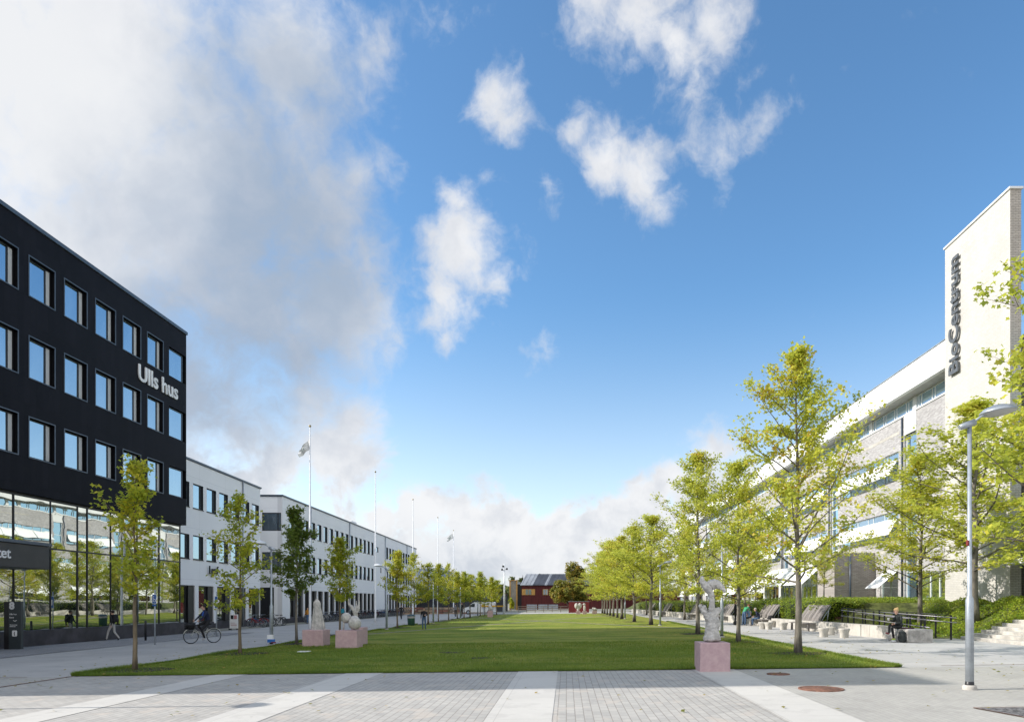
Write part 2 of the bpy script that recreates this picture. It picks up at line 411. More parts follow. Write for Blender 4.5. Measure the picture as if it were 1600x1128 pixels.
def lawnmat():
    m = bpy.data.materials.new('lawn_grass'); m.use_nodes = True; MATS['lawn'] = m
    n = NT(m.node_tree); oc = n.new('ShaderNodeTexCoord').outputs['Object']
    a = n.noise(n.vmath('MULTIPLY', oc, (.55, 1., 1.)), .55, 5, .6).outputs[0]
    b = n.noise(oc, 9., 4, .7).outputs[0]
    c3 = n.noise(n.vmath('MULTIPLY', oc, (.25, 1, 1)), .22, 3, .5).outputs[0]
    c = n.mixc(n.maprange(a, .3, .7), (.15, .21, .02), (.29, .315, .05))
    c = n.mixc(n.math('MULTIPLY', n.maprange(c3, .40, .58), .7), c, (.33, .31, .07))
    e_ = n.noise(n.vmath('MULTIPLY', oc, (.35, 1.1, 1)), .55, 6, .72).outputs[0]
    c = n.mixc(n.math('MULTIPLY', n.maprange(e_, .48, .60), .75), c, (.085, .155, .012))
    c = n.mixc(n.math('MULTIPLY', n.maprange(b, .35, .7), .45), c, (.045, .09, .008))
    d = n.noise(oc, 1.7, 3, .6).outputs[0]
    c = n.mixc(n.math('MULTIPLY', n.maprange(d, .62, .72), .4), c, (.22, .19, .06))
    f = n.noise(oc, 70., 3, .7).outputs[0]
    bs = n.new('ShaderNodeBsdfPrincipled', inp={'Base Color': c, 'Roughness': .9, 'Specular IOR Level': .15})
    bm = n.new('ShaderNodeBump', inp={'Strength': .8, 'Distance': .04, 'Height': n.math('ADD', f, b)})
    n.l.new(bm.outputs[0], bs.inputs['Normal'])
    n.new('ShaderNodeOutputMaterial', inp={0: bs.outputs[0]}); return m
M['lawn'] = lawnmat()

# ---------------------------------------------------------------- ground
def sheet(name, poly, dz, m, kind='structure', mb=None):
    b = mb or MB()
    b.add([(x, y, gz(x)+dz) for x, y in poly], [tuple(range(len(poly)))])
    if mb: return None
    o = b.build(name, m); tag(o, kind=kind); return o
b = MB()
xs = [-3500, -60, 60, 3500]; ys = [-300, 400, 5500]
for i in range(3):
    for j in range(2):
        b.quad(*[(x, y, gz(x)) for x, y in ((xs[i], ys[j]), (xs[i+1], ys[j]), (xs[i+1], ys[j+1]), (xs[i], ys[j+1]))])
tag(b.build('ground', mat('far_ground', (.20, .20, .15), .95, .3, .02, col2=(.30, .28, .24))), kind='structure')
XL, XR, YF, YE = -12.8, 8.65, 18.25, 108.
sheet('plaza_paving', [(-60, -12), (60, -12), (60, YF), (-60, YF)], .004, M['pavefine'])
sheet('block_paving', [(-13.0, -12), (3.3, -12), (3.3, YF), (-12.85, YF)], .008, M['pave'])
sheet('path_west', [(-24.4, YF), (XL, YF), (XL, 116), (-24.4, 116)], .004, M['pathslab'])
sheet('path_east', [(XR, YF), (24, YF), (24, 116), (XR, 116)], .005, M['pathslab'])
sheet('cross_path', [(-60, YE), (60, YE), (60, YE+14), (-60, YE+14)], .009, mat('cross_path', (.42, .40, .37), .9))
sheet('setts_strip', [(-24.9, 10), (-19.9, 10), (-20.4, YF), (-20.6, 46.4), (-24.9, 46.4)], .010, M['setts'])
bands = MB()
for x0, x1, e in ((-9.1, -8.27, .35), (-5.72, -4.75, .4), (-1.25, -.22, .55), (3.26, 4.34, .0)):
    bands.add([(x, y, gz(x)+.014) for x, y in ((x0, -12), (x1, -12), (x1, YF+e), (x0, YF+e))], [(0, 1, 2, 3)])
tag(bands.build('slab_bands', M['slab']), kind='structure')
ctr = MB()     # weathered steel edging set in the paving
def strip(mb, a, c, wd, dz):
    a = Vector(a); c = Vector(c); d = (c-a).normalized(); p = Vector((-d.y, d.x))*wd/2
    mb.add([(q.x, q.y, gz(q.x)+dz) for q in (a-p, c-p, c+p, a+p)], [(0, 1, 2, 3)])
strip(ctr, (-12.9, 8), (-12.8, YF), .07, .018)
strip(ctr, (-16.5, YF-.1), (-13.9, YF-.1), .05, .018)
strip(ctr, (9.9, 18.6), (22, 18.9), .05, .018)
strip(ctr, (6.6, 11.42), (9.5, 11.48), .03, .018)
strip(ctr, (6.6, 11.42), (7.2, 8.7), .03, .018)
tag(ctr.build('edging_strips', M['rust']), kind='structure')
kb = MB()
strip(kb, (-24.9, 12), (-24.9, 46), .1, .02); strip(kb, (-19.9, 10), (-20.6, 46.4), .09, .02)
strip(kb, (-24.3, 47), (-25.3, 130), .14, .02)
tag(kb.build('drain_channel', M['granite']), kind='structure')
# lawn, slightly irregular edge
rng = np.random.default_rng(3)
pts = []
for x in np.linspace(XL, XR, 60): pts.append((x, YF+rng.uniform(-.02, .03)))
for y in np.linspace(YF, YE, 120)[1:]: pts.append((XR+rng.uniform(-.06, .06)+.15*math.sin(y*.2), y))
for x in np.linspace(XR, XL, 20)[1:]: pts.append((x, YE))
for y in np.linspace(YE, YF, 120)[1:-1]: pts.append((XL+.4*(y-YF)/90+rng.uniform(-.06, .06)+.12*math.sin(y*.23+1), y))
# strip-wise so the sheet stays planar
lb = MB()
nrow = 120; prev = None
for i in range(nrow+1):
    y = YF+(YE-YF)*i/nrow
    xl = XL+.4*(y-YF)/90+(rng.uniform(-.05, .05) if i else 0); xr = XR+(rng.uniform(-.05, .05)+.12*math.sin(y*.2) if i else 0)
    row = [(xl, y, gz(xl)+.022), (xr, y, gz(xr)+.022)]
    if prev: lb.quad(prev[0], prev[1], row[1], row[0])
    prev = row
tag(lb.build('lawn', M['lawn']), kind='structure')
gp = mat('gravel_path', (.30, .27, .21), .95, .3, 3, bump=.3)
pb = MB(); strip(pb, (-12.2, 40.5), (8.5, 96.5), .5, .028); strip(pb, (-12.2, 87.), (8.6, 42.8), .5, .032)
tag(pb.build('worn_path', gp), kind='structure')
pb = MB()
for (cx, cy, a, bb) in ((-4.05, 25.4, .55, .5), (-2.8, 22.7, .3, .4)):
    pb.add([(cx+a*math.cos(t)*(1+.2*math.sin(3*t)), cy+bb*math.sin(t)*(1+.15*math.cos(2*t)), gz(cx)+.026) for t in np.linspace(0, 2*math.pi, 15)[:-1]], [tuple(range(14))])
tag(pb.build('bare_patch', M['mulch']), kind='structure')
sheet('gravel_bed', [(6.6, 11.42), (9.5, 11.48), (9.5, 8.6), (7.2, 8.6)], .012, M['gravel'])

def to_mesh_text(name, body, size, mtx, m, parent=None, extrude=.04, bold=.0, end=False):
    cu = bpy.data.curves.new(name, 'FONT'); cu.body = body; cu.size = size; cu.extrude = extrude; cu.offset = bold; cu.resolution_u = 3
    t = bpy.data.objects.new(name+'_tmp', cu); COL.objects.link(t)
    dg = bpy.context.evaluated_depsgraph_get()
    me = bpy.data.meshes.new_from_object(t.evaluated_get(dg))
    bpy.data.objects.remove(t)
    if end: me.transform(Matrix.Translation((-max(v.co.x for v in me.vertices), 0, 0)))
    me.transform(mtx); off = Vector((0, 0, 0)); p = parent
    while p is not None: off += p.location; p = p.parent
    me.transform(Matrix.Translation(-off))
    me.materials.clear(); me.materials.append(m); me.name = name
    o = bpy.data.objects.new(name, me); COL.objects.link(o); o.parent = parent; return o
def frame_mtx(origin, right, up):
    r = Vector(right).normalized(); u = Vector(up).normalized(); n = r.cross(u)
    return Matrix.Translation(Vector(origin)) @ Matrix(((r.x, u.x, n.x), (r.y, u.y, n.y), (r.z, u.z, n.z))).to_4x4()

# ---------------------------------------------------------------- facades
class Wall:
    """a vertical wall plane with real openings: P0 start, d direction, n outward normal (2D)"""
    def __init__(s, P0, d, n): s.P = Vector(P0); s.d = Vector(d).normalized(); s.n = Vector(n).normalized()
    def pt(s, u, z, o=0.): q = s.P+s.d*u+s.n*o; return (q.x, q.y, z)
    def face(s, mb, u0, u1, z0, z1, ops, depth, mi=0):
        us = sorted({u0, u1} | {q for o in ops for q in o[:2] if u0 < q < u1}); zs = sorted({z0, z1} | {q for o in ops for q in o[2:4] if z0 < q < z1})
        for i in range(len(us)-1):
            for j in range(len(zs)-1):
                cu, cz = (us[i]+us[i+1])/2, (zs[j]+zs[j+1])/2
                if any(o[0] < cu < o[1] and o[2] < cz < o[3] for o in ops): continue
                mb.quad(s.pt(us[i], zs[j]), s.pt(us[i+1], zs[j]), s.pt(us[i+1], zs[j+1]), s.pt(us[i], zs[j+1]), mi)
        for o in ops:
            a, b_, c, e = o[:4]
            for (p, q) in (((a, c), (b_, c)), ((b_, c), (b_, e)), ((b_, e), (a, e)), ((a, e), (a, c))):
                mb.quad(s.pt(p[0], p[1]), s.pt(q[0], q[1]), s.pt(q[0], q[1], -depth), s.pt(p[0], p[1], -depth), mi)
    def slab(s, mb, u0, u1, z0, z1, o0, o1, mi=0):
        """box between offsets o0 < o1 along the normal"""
        v = [s.pt(u, z, o) for z in (z0, z1) for u in (u0, u1) for o in (o0, o1)]
        mb.add(v, [(0,2,3,1),(4,5,7,6),(0,1,5,4),(2,6,7,3),(0,4,6,2),(1,3,7,5)], mi)
    def frame(s, mb, u0, u1, z0, z1, t, o0, o1, mi=0, muls=(), trans=()):
        s.slab(mb, u0, u0+t, z0, z1, o0, o1, mi); s.slab(mb, u1-t, u1, z0, z1, o0, o1, mi)
        s.slab(mb, u0+t, u1-t, z0, z0+t, o0, o1, mi); s.slab(mb, u0+t, u1-t, z1-t, z1, o0, o1, mi)
        for q in muls: s.slab(mb, q-t/2, q+t/2, z0+t, z1-t, o0, o1-.004, mi)
        for q in trans: s.slab(mb, u0+t, u1-t, q-t/2, q+t/2, o0, o1-.008, mi)
def window(wl, parent, u0, u1, z0, z1, setback, fm, gm, t=.06, muls=(), trans=(), proud=None):
    f = MB(); wl.frame(f, u0, u1, z0, z1, t, -setback-.02, -setback+.05, 0, muls, trans)
    if proud: wl.frame(f, u0-.05, u1+.05, z0-.05, z1+.05, .05, -.02, proud, 0)
    fo = f.build('window', fm, parent)
    g = MB(); g.quad(wl.pt(u0+t, z0+t, -setback), wl.pt(u1-t, z0+t, -setback), wl.pt(u1-t, z1-t, -setback), wl.pt(u0+t, z1-t, -setback))
    g.build('pane', gm, fo)
    return fo
def prism(mb, poly, z0, z1, mi=0, top=True):
    n = len(poly)
    for i in range(n):
        a, c = poly[i], poly[(i+1) % n]
        mb.quad((*a, z0), (*c, z0), (*c, z1), (*a, z1), mi)
    if top: mb.add([(*p, z1) for p in poly], [tuple(range(n))], mi)

# ---- black office building
B = thing('office_building', 'black clad office block with blue windows over a tall glazed ground floor', 'building', (-25, 46.3, gz(-25)))
U = Wall((-25, 14.1), (0, 1), (1, 0))      # u = Y - 14.1
Y0, YN = 14.1, 46.3
ops = []; cols = [44.3-2.31*i for i in range(1, 14)]
rows = [(16.05, 17.87), (12.24, 14.14), (8.54, 10.38)]
for z0, z1 in rows:
    for y in cols: ops.append((y-Y0, y-Y0+1.62, z0, z1))
ops_c = ops+[(44.3-Y0, YN-Y0, z0, z1) for z0, z1 in rows]
wm = MB()
U.face(wm, 0, YN-Y0, 6.82, 19.35, ops_c, .26)
# end walls, roof and back
wm.quad((-25, Y0, -.5), (-48, Y0, -.5), (-48, Y0, 19.35), (-25, Y0, 19.35))
zc = [6.82]
for z0, z1 in sorted(rows): zc += [z0, z1]
zc.append(19.35)
for i in range(0, len(zc), 2): wm.quad((-25, YN, zc[i]), (-27.2, YN, zc[i]), (-27.2, YN, zc[i+1]), (-25, YN, zc[i+1]))
wm.quad((-27.2, YN, -.5), (-48, YN, -.5), (-48, YN, 19.35), (-27.2, YN, 19.35))
wm.quad((-48, Y0, -.5), (-48, YN, -.5), (-48, YN, 19.35), (-48, Y0, 19.35))
wm.quad((-25, Y0, 6.82), (-25, YN, 6.82), (-29, YN, 6.82), (-29, Y0, 6.82))
for z0, z1 in rows:   # floors and ceiling of the corner bays
    wm.quad((-25, 44.3, z0), (-25, YN, z0), (-27.2, YN, z0), (-27.2, 44.3, z0)); wm.quad((-25, 44.3, z1), (-25, YN, z1), (-27.2, YN, z1), (-27.2, 44.3, z1))
    wm.quad((-27.2, 44.3, z0), (-27.2, YN, z0), (-27.2, YN, z1), (-27.2, 44.3, z1))
wm.build('wall', M['black'], B)
rm = MB(); rm.box(-48, -25.0, Y0, YN, 19.35, 19.4); U.slab(rm, -.1, YN-Y0+.06, 19.33, 19.52, -.4, .07); rm.box(-48, -24.94, YN-.1, YN+.06, 19.36, 19.5)
rm.build('roof', M['bluegrey'], B)
for z0, z1 in rows:
    for y in cols:
        if y < 24: continue
        u = y-Y0
        f = MB(); U.frame(f, u+.02, u+1.60, z0+.02, z1-.02, .05, -.25, -.17, 0, (u+1.26,)); 
        U.frame(f, u-.05, u+1.67, z0-.05, z1+.05, .05, -.02, .03, 1)
        fo = f.build('window', [M['blackmetal'], M['bluegrey']], B)
        g = MB(); jt = random.uniform(-.006, .006); g.quad(U.pt(u+.07, z0+.07, -.21-jt), U.pt(u+1.24, z0+.07, -.21+jt), U.pt(u+1.24, z1-.07, -.21+jt*.3), U.pt(u+.07, z1-.07, -.21-jt*.4)); g.build('pane', M['glass'], fo)
        g = MB(); U.slab(g, u+1.30, u+1.53, z0+.08, z1-.08, -.22, -.18); g.build('vent_panel', M['curtain'], fo)
    # corner window wraps round
    u = 44.3-Y0
    f = MB(); x1 = -25.14
    for (a, b_) in ((44.32, 44.38), (46.02, 46.1)): f.box(x1-.06, x1, a, b_, z0+.02, z1-.02)
    f.box(x1-.06, x1, 44.38, 46.02, z0+.02, z0+.09); f.box(x1-.06, x1, 44.38, 46.02, z1-.09, z1-.02)
    f.box(-27.15, x1-.06, 46.02, 46.1, z0+.02, z0+.09); f.box(-27.15, x1-.06, 46.02, 46.1, z1-.09, z1-.02)
    fo = f.build('window', M['bluegrey'], B)
    g = MB(); g.quad((x1-.03, 44.38, z0+.09), (x1-.03, 46.02, z0+.09), (x1-.03, 46.02, z1-.09), (x1-.03, 44.38, z1-.09)); g.quad((x1-.06, 46.06, z0+.09), (-27.15, 46.06, z0+.09), (-27.15, 46.06, z1-.09), (x1-.06, 46.06, z1-.09))
    g.build('pane', M['glass'], fo)
# glazed ground floor
GX = -25.22; mull = [12.5+3.05*i for i in range(12)]
mull = [m_ for m_ in [15.3, 18.2, 21.1, 24.0, 26.9, 29.9, 32.15, 34.45, 36.35, 37.1, 39.0, 41.4, 43.65, 46.0]]
pl = MB(); pl.box(-25.5, -25.03, Y0, YN-.1, -.6, .46, 0, .0); pl.box(-25.5, -25.0, 46.2, 49, -.6, .1)
pl.build('plinth', M['granite'], B)
gf = MB()
for i, y in enumerate(mull): gf.box(GX-.08, GX-.0, y-.022, y+.022, .46, 6.82)
gf.box(GX-.08, GX+.02, Y0, 46.0, 4.36, 4.43); gf.box(GX-.08, GX+.02, Y0, 46.0, 6.7, 6.815)
gfo = gf.build('glazing_frame', M['blackmetal'], B)
prevy = Y0
random.seed(4)
for y in mull:
    g = MB(); t1, t2 = random.uniform(-.006, .006), random.uniform(-.006, .006)
    g.quad((GX-.04+t1, prevy+.035, .47), (GX-.04-t1, y-.035, .47), (GX-.04-t1, y-.035, 4.36), (GX-.04+t1, prevy+.035, 4.36))
    g.quad((GX-.04-t2, prevy+.035, 4.43), (GX-.04+t2, y-.035, 4.43), (GX-.04+t2, y-.035, 6.7), (GX-.04-t2, prevy+.035, 6.7))
    g.build('glass_panel', M['glassbig'], B); prevy = y
bk = MB(); bk.quad((-25.6, 46.05, -.4), (-29, 46.05, -.4), (-29, 46.05, 6.82), (-25.3, 46.05, 6.82)); bk.build('end_wall', M['black'], B)
to_mesh_text('lettering', 'Ulls hus', 1.32, frame_mtx((-24.95, 41.0, 14.76), (0, 1, 0), (0, 0, 1)), mat('white_letters', (.8, .8, .8), .5), B, .03, .028)
# entrance canopy
cb = MB(); cb.box(-24.99, -23.2, 20, 31.6, 3.25, 4.28, 0, .02); cb.box(-24.99, -23.1, 20, 31.62, 4.285, 4.42, 1)
can = cb.build('canopy', [mat('canopy_metal', (.045, .042, .042), .45), M['bluegrey']], B)
to_mesh_text('lettering', 'Sveriges lantbruksuniversitet', .62, frame_mtx((-23.17, 29.35, 3.62), (0, 1, 0), (0, 0, 1)), mat('white_letters', (.8, .8, .8)), can, .02, .008, True)
B.location = B.location

# ---- white building next to it, and the long one beyond
ZW = 11.95
def white_building(name, label, P0, P1, cuts, ground_ops, front=None, extra=None, depth=.28):
    P0 = Vector(P0); P1 = Vector(P1); d = (P1-P0).normalized(); n = Vector((d.y, -d.x)); L = (P1-P0).length
    T = thing(name, label, 'building', (P0.x, P0.y, gz(P0.x)))
    W_ = Wall(P0, d, n); wb = MB(); o = []
    for (u0, u1) in cuts:
        o += [(u0, u1, 8.62, 10.42), (u0, u1, 4.9, 6.66)]
    o += extra or []
    W_.face(wb, 0, L, -.6, ZW, o+[(a, b_, -.0, 3.0) for a, b_ in ground_ops], depth)
    p3 = P1-n*16; p4 = P0-n*16
    wb.quad((*P1, -.6), (*p3, -.6), (*p3, ZW), (*P1, ZW)); wb.quad((*p3, -.6), (*p4, -.6), (*p4, ZW), (*p3, ZW))
    if not front: wb.quad((*P0, -.6), (*p4, -.6), (*p4, ZW), (*P0, ZW))
    else:
        F = Wall(P0, -n, -d); F.face(wb, 0, 16, -.6, ZW, front, depth)
    wb.build('wall', M['white'], T)
    rb = MB(); W_.slab(rb, -.08, L+.08, ZW, ZW+.05, -16, .04); W_.slab(rb, -.12, L+.12, ZW+.05, ZW+.17, -16.1, .10)
    rb.build('roof', M['bluegrey'], T)
    for q in cuts:
        for z0, z1 in ((8.62, 10.42), (4.9, 6.66)):
            u0, u1 = q; f = MB(); W_.frame(f, u0+.01, u1-.01, z0+.01, z1-.01, .06, -.16, -.09, 0, (u1-.32,) if u1-u0 > 1.45 else ())
            W_.slab(f, u0-.04, u1+.04, z0-.05, z0, -.02, .05); W_.slab(f, u1-.045, u1-.005, z0+.005, z1-.005, -.089, .012); W_.slab(f, u0, u1-.05, z1-.035, z1-.005, -.089, .010)
            fo = f.build('window', M['blackmetal'], T)
            g = MB(); g.quad(W_.pt(u0+.07, z0+.07, -.13), W_.pt(u1-.07, z0+.07, -.13), W_.pt(u1-.07, z1-.07, -.13), W_.pt(u0+.07, z1-.07, -.13)); g.build('pane', M['glass'], fo)
    for a, b_ in ground_ops:
        f = MB(); W_.frame(f, a, b_, .28, 2.98, .08, -.27, -.18, 0, (a+(b_-a)*.62,)); W_.slab(f, a+(b_-a)*.66, b_-.02, .3, 2.95, -.2, -.08); W_.slab(f, a, b_, -.6, .28, -.29, .01, 1)
        fo = f.build('window', [M['blackmetal'], M['granite']], T)
        g = MB(); g.quad(W_.pt(a+.08, .36, -.23), W_.pt(b_-.08, .36, -.23), W_.pt(b_-.08, 2.9, -.23), W_.pt(a+.08, 2.9, -.23)); g.build('pane', M['glassbig'], fo)
    us = sorted([0]+[q for a, b_ in ground_ops for q in (a, b_)]+[L])
    for i in range(0, len(us), 2):
        if us[i+1]-us[i] > .02: plb = MB(); W_.slab(plb, us[i], us[i+1], -.6, .16, -.02, .03); plb.build('plinth', M['granite'], T)
    return T, W_, L
cutsB = [(u, u+1.55) for u in [-.1+.95+2.11*i for i in range(-0, 7)]]
gB = [(1.1+3.0*i, 1.1+3.0*i+2.45) for i in range(5)]
TB, WB, LB = white_building('campus_building', 'white rendered building with square dark framed windows beside the black block', (-27.0, 47.9), (-27.62, 63.5), [(1.15-2.1+.0+2.1*i+.02, 1.15-2.1+2.1*i+1.55) for i in range(1, 8) if 1.15-2.1+2.1*i+1.55 < 15.4], gB)
to_mesh_text('lettering', 'Lpnf', .85, frame_mtx((-27.05, 53.3, 3.95), (-.04, 1, 0), (0, 0, 1)), M['blackmetal'], TB, .04, .01)
q = MB(); q.box(-43, -27.35, 46.32, 47.9, -.5, 11.8); q.build('sun_gap_block', M['white'], TB)  # unseen block added to keep a sun stripe off the path
q = MB(); q.tube([WB.pt(11.75, -.2, .08), WB.pt(11.75, ZW, .08)], .06, 8); q.build('downpipe', M['steel'], TB)
cC = [(1.75+2.13*i, 1.75+2.13*i+1.34) for i in range(16)]+[(43.0+2.13*i, 43.0+2.13*i+1.34) for i in range(11)]
gC = [(2.0+2.13*i, 2.0+2.13*i+1.75) for i in range(16)]+[(43.0+2.13*i, 43.0+2.13*i+1.75) for i in range(11)]
TC, WC, LC = white_building('long_campus_building', 'long white building with a row of narrow windows receding behind the bicycle racks', (-27.4, 67.9), (-29.0, 136.), cC, gC,
    front=[(.12, 1.95, 8.65, 10.4), (.12, 1.95, 4.9, 6.6), (.8, 2.6, -.3, 3.2)], extra=[(36.5, 38.2, 9.2, 10.0), (39.3, 40.1, 6.2, 7.0)])
Fw = Wall((-27.4, 67.9), (-1, -.023), (.023, -1))
for z0, z1 in ((8.65, 10.4), (4.9, 6.6)): window(Fw, TC, .12, 1.95, z0, z1, .12, M['blackmetal'], M['glassdark'], .07, (.45,))
window(WC, TC, 36.5, 38.2, 9.2, 10.0, .12, M['blackmetal'], M['glass']); window(WC, TC, 39.3, 40.1, 6.2, 7.0, .12, M['blackmetal'], M['glass'])
q = MB(); q.box(-44, -31, 63.52, 67.88, -.5, 11.7); q.build('sun_gap_block', M['white'], TC)  # unseen filler added behind the gap so no sun stripe crosses the path
q = MB(); Fw.slab(q, .8, 2.6, -.3, 3.2, -.9, -.27); q.build('door_recess', M['blackmetal'], TC)
for u in (7.9, 22.6, 42.2, 59.):
    q = MB(); q.tube([WC.pt(u, -.2, .09), WC.pt(u, ZW+.1, .09)], .065, 8); q.build('downpipe', M['steel'], TC)
q = MB(); q.bbox((-29.6, 96, ZW+.45), (1.4, 2.2, .7), .1); q.build('roof_vent', M['whitemetal'], TC)

# ---- pale brick building on the other side
BX = 23.
T = thing('brick_building', 'long pale brick building with white fascia and open white awnings behind the young trees', 'building', (22, 41, gz(22)))
E = Wall((BX, 0), (0, 1), (-1, 0))    # u = Y
Ya, Yb = 40.9, 142.
strips, vgl, cream, bigwin = [], [], [], []
per = 13.4
for m_ in range(8):
    o = m_*per
    if 46.25+o+1.65 > Yb: break
    vgl.append((46.25+o, 47.9+o))
    if 48.7+o+10.6 < Yb: strips.append((48.75+o, 48.75+o+10.4))
ops = [(Ya+.2, Yb-.5, 14.5, 15.9)]
ops += [(a, b_, 2.0, 13.1) for a, b_ in vgl] + [(a, b_, z0, z1) for a, b_ in strips for z0, z1 in ((10.3, 12.24), (6.3, 8.15))]
gop = [(42.75, 46.25, 1.95, 3.7)]+[(48.9, 51.6, 1.95, 3.75)]+[(a+3.2, b_, 1.95, 3.75) for a, b_ in strips[1:]]
ops += gop
wb = MB(); E.face(wb, Ya, Yb, -.5, 15.9, ops, .25)
wb.quad((BX, Yb, -.5), (BX+18, Yb, -.5), (BX+18, Yb, 16.9), (BX, Yb, 16.9))
wb.build('wall', M['brick'], T)
rb = MB(); rb.box(BX-.7, BX+18, Ya, Yb, 16.86, 16.95); rb.box(BX+17.7, BX+18, 20, Yb, -1, 16.86); rb.build('roof', M['roofgrey'], T)
fb_ = MB(); fb_.box(22.0, 22.3, Ya, Yb, 15.4, 17.0); fb_.build('fascia', M['whitemetal'], T)
fc = MB(); fc.box(21.95, 22.35, Ya, Yb+.05, 17.0, 17.06); fc.build('fascia_cap', M['steel'], T)
sf = MB(); sf.box(22.3, BX+.3, Ya, Yb, 15.4, 15.5); sf.build('soffit', mat('grey_soffit', (.45, .44, .42), .7), T)
f = MB(); E.frame(f, Ya+.2, Yb-.5, 14.5, 15.38, .07, -.2, -.12, 0, [Ya+.2+.85*i*(1 if i % 2 else 1)+(.5 if i % 2 else 0) for i in range(1, 118)])
E.slab(f, Ya, Yb, 14.40, 14.5, -.02, .06); 
for y in [46.4+6.7*i for i in range(14)]: E.slab(f, y, y+.5, 14.57, 15.38, -.2, -.06)
fo = f.build('window', M['whitemetal'], T)
g = MB(); g.quad(E.pt(Ya+.2, 14.57, -.16), E.pt(Yb-.5, 14.57, -.16), E.pt(Yb-.5, 15.38, -.16), E.pt(Ya+.2, 15.38, -.16)); g.build('pane', M['glassbio'], fo)
for a, b_ in vgl:
    q = MB(); E.slab(q, a, b_, 13.1, 14.4, -.2, .03); q.build('white_panel', M['whitemetal'], T)
    window(E, T, a, b_, 2.0, 13.1, .2, M['whitemetal'], M['glassbio'], .07, (), (3.8, 6.2, 8.1, 9.7, 11.45))
    q = MB(); q.tube([E.pt(b_+.2, 1.5, .08), E.pt(b_+.2, 14.35, .08)], .06, 8); q.build('downpipe', M['bluegrey'], T)
q = MB(); q.tube([E.pt(41.3, 1.5, .08), E.pt(41.3, 14.35, .08)], .06, 8); q.build('downpipe', M['bluegrey'], T)
for a, b_ in strips:
    for zz in (13.38, 9.38, 5.3): cre = MB(); E.slab(cre, a-.1, b_-4.2, zz, zz+.2, -.01, .012); cre.build('string_course', M['concrete'], T)
def awning(y0, y1, zt, drop, out, base=0.):
    q = MB(); x0 = BX-.05-base; x1 = x0-out
    a, b_, c, e = (x0, y0, zt), (x0, y1, zt), (x1, y1, zt-drop), (x1, y0, zt-drop)
    th = Vector((-.02*drop, 0, -.02))
    q.add([a, b_, c, e]+[tuple(Vector(p)+Vector((.02, 0, -.02))) for p in (a, b_, c, e)], [(0,1,2,3),(7,6,5,4),(0,4,5,1),(1,5,6,2),(2,6,7,3),(3,7,4,0)])
    q.box(x1-.02, x1+.03, y0, y1, zt-drop-.05, zt-drop); q.box(x0-.02, x0+.1, y0, y1, zt, zt+.1)
    for y in (y0+.05, y1-.05): q.tube([(x0, y, zt-drop), (x1+.02, y, zt-drop)], .015, 6)
    return q.build('awning', M['awning'], T)
M['awning'] = mat('awning_cloth', (.80, .80, .79), .8, .03, 1)
for i, (a, b_) in enumerate(strips):
    for z0, z1 in ((10.3, 12.24), (6.3, 8.15)):
        window(E, T, a, b_, z0, z1, .18, M['whitemetal'], M['glassbio'], .06, [a+1.9, a+2.4, a+4.3, a+5.2, a+7.1, a+8.6], (z1-.62,))
        for k in range(3):
            awning(a+.15+3.4*k, a+3.45+3.4*k, z1-.62, 1.0, .55+.04*((i+k) % 2))
window(E, T, 42.75, 46.25, 1.95, 3.7, .15, M['whitemetal'], M['pane_interior'], .07, (43.6, 44.7))
window(E, T, 48.9, 51.6, 1.95, 3.75, .15, M['whitemetal'], M['pane_interior'], .07, (50.2,)); awning(48.8, 50.9, 3.95, 1.15, 1.35)
for a, b_ in strips[1:]: window(E, T, a+3.2, b_, 1.95, 3.75, .15, M['whitemetal'], M['pane_interior'], .07, (a+5, a+7)); awning(a+3.2, b_-.2, 3.95, 1.1, 1.0)
# brick box with the rounded-off end wall and the glazed bay beyond it
q = MB(); q.box(19.95, BX-.003, 52.4, 55.9, -.3, 5.45); q.build('projecting_bay', M['brickS'], T)
q = MB(); q.tube([(21.1, 52.32, 1.), (21.1, 52.32, 5.4)], .07, 8); q.build('downpipe', M['bluegrey'], T)
gb = Wall((20.4, 55.9), (0, 1), (-1, 0))
q = MB(); gb.face(q, 0, 17, -.3, 4.9, [(.6, 5.4, 1.8, 4.3), (6.4, 10.9, 1.8, 4.3), (11.9, 16.4, 1.8, 4.3)], .2); q.quad((20.4, 72.9, -.3), (BX, 72.9, -.3), (BX, 72.9, 4.9), (20.4, 72.9, 4.9)); q.quad((20.4, 55.9, 4.9), (20.4, 72.9, 4.9), (BX, 72.9, 4.9), (BX, 55.9, 4.9))
q.build('glazed_bay', M['whitemetal'], T)
for a in (.6, 6.4, 11.9):
    window(gb, T, a, a+4.5+(.3 if a < 1 else 0), 1.8, 4.3, .12, M['whitemetal'], M['pane_interior'], .07, (a+1.2, a+2.4, a+3.6)); awning(55.9+a-.2, 55.9+a+4.7, 4.6, 1.35, 1.5, 2.6)
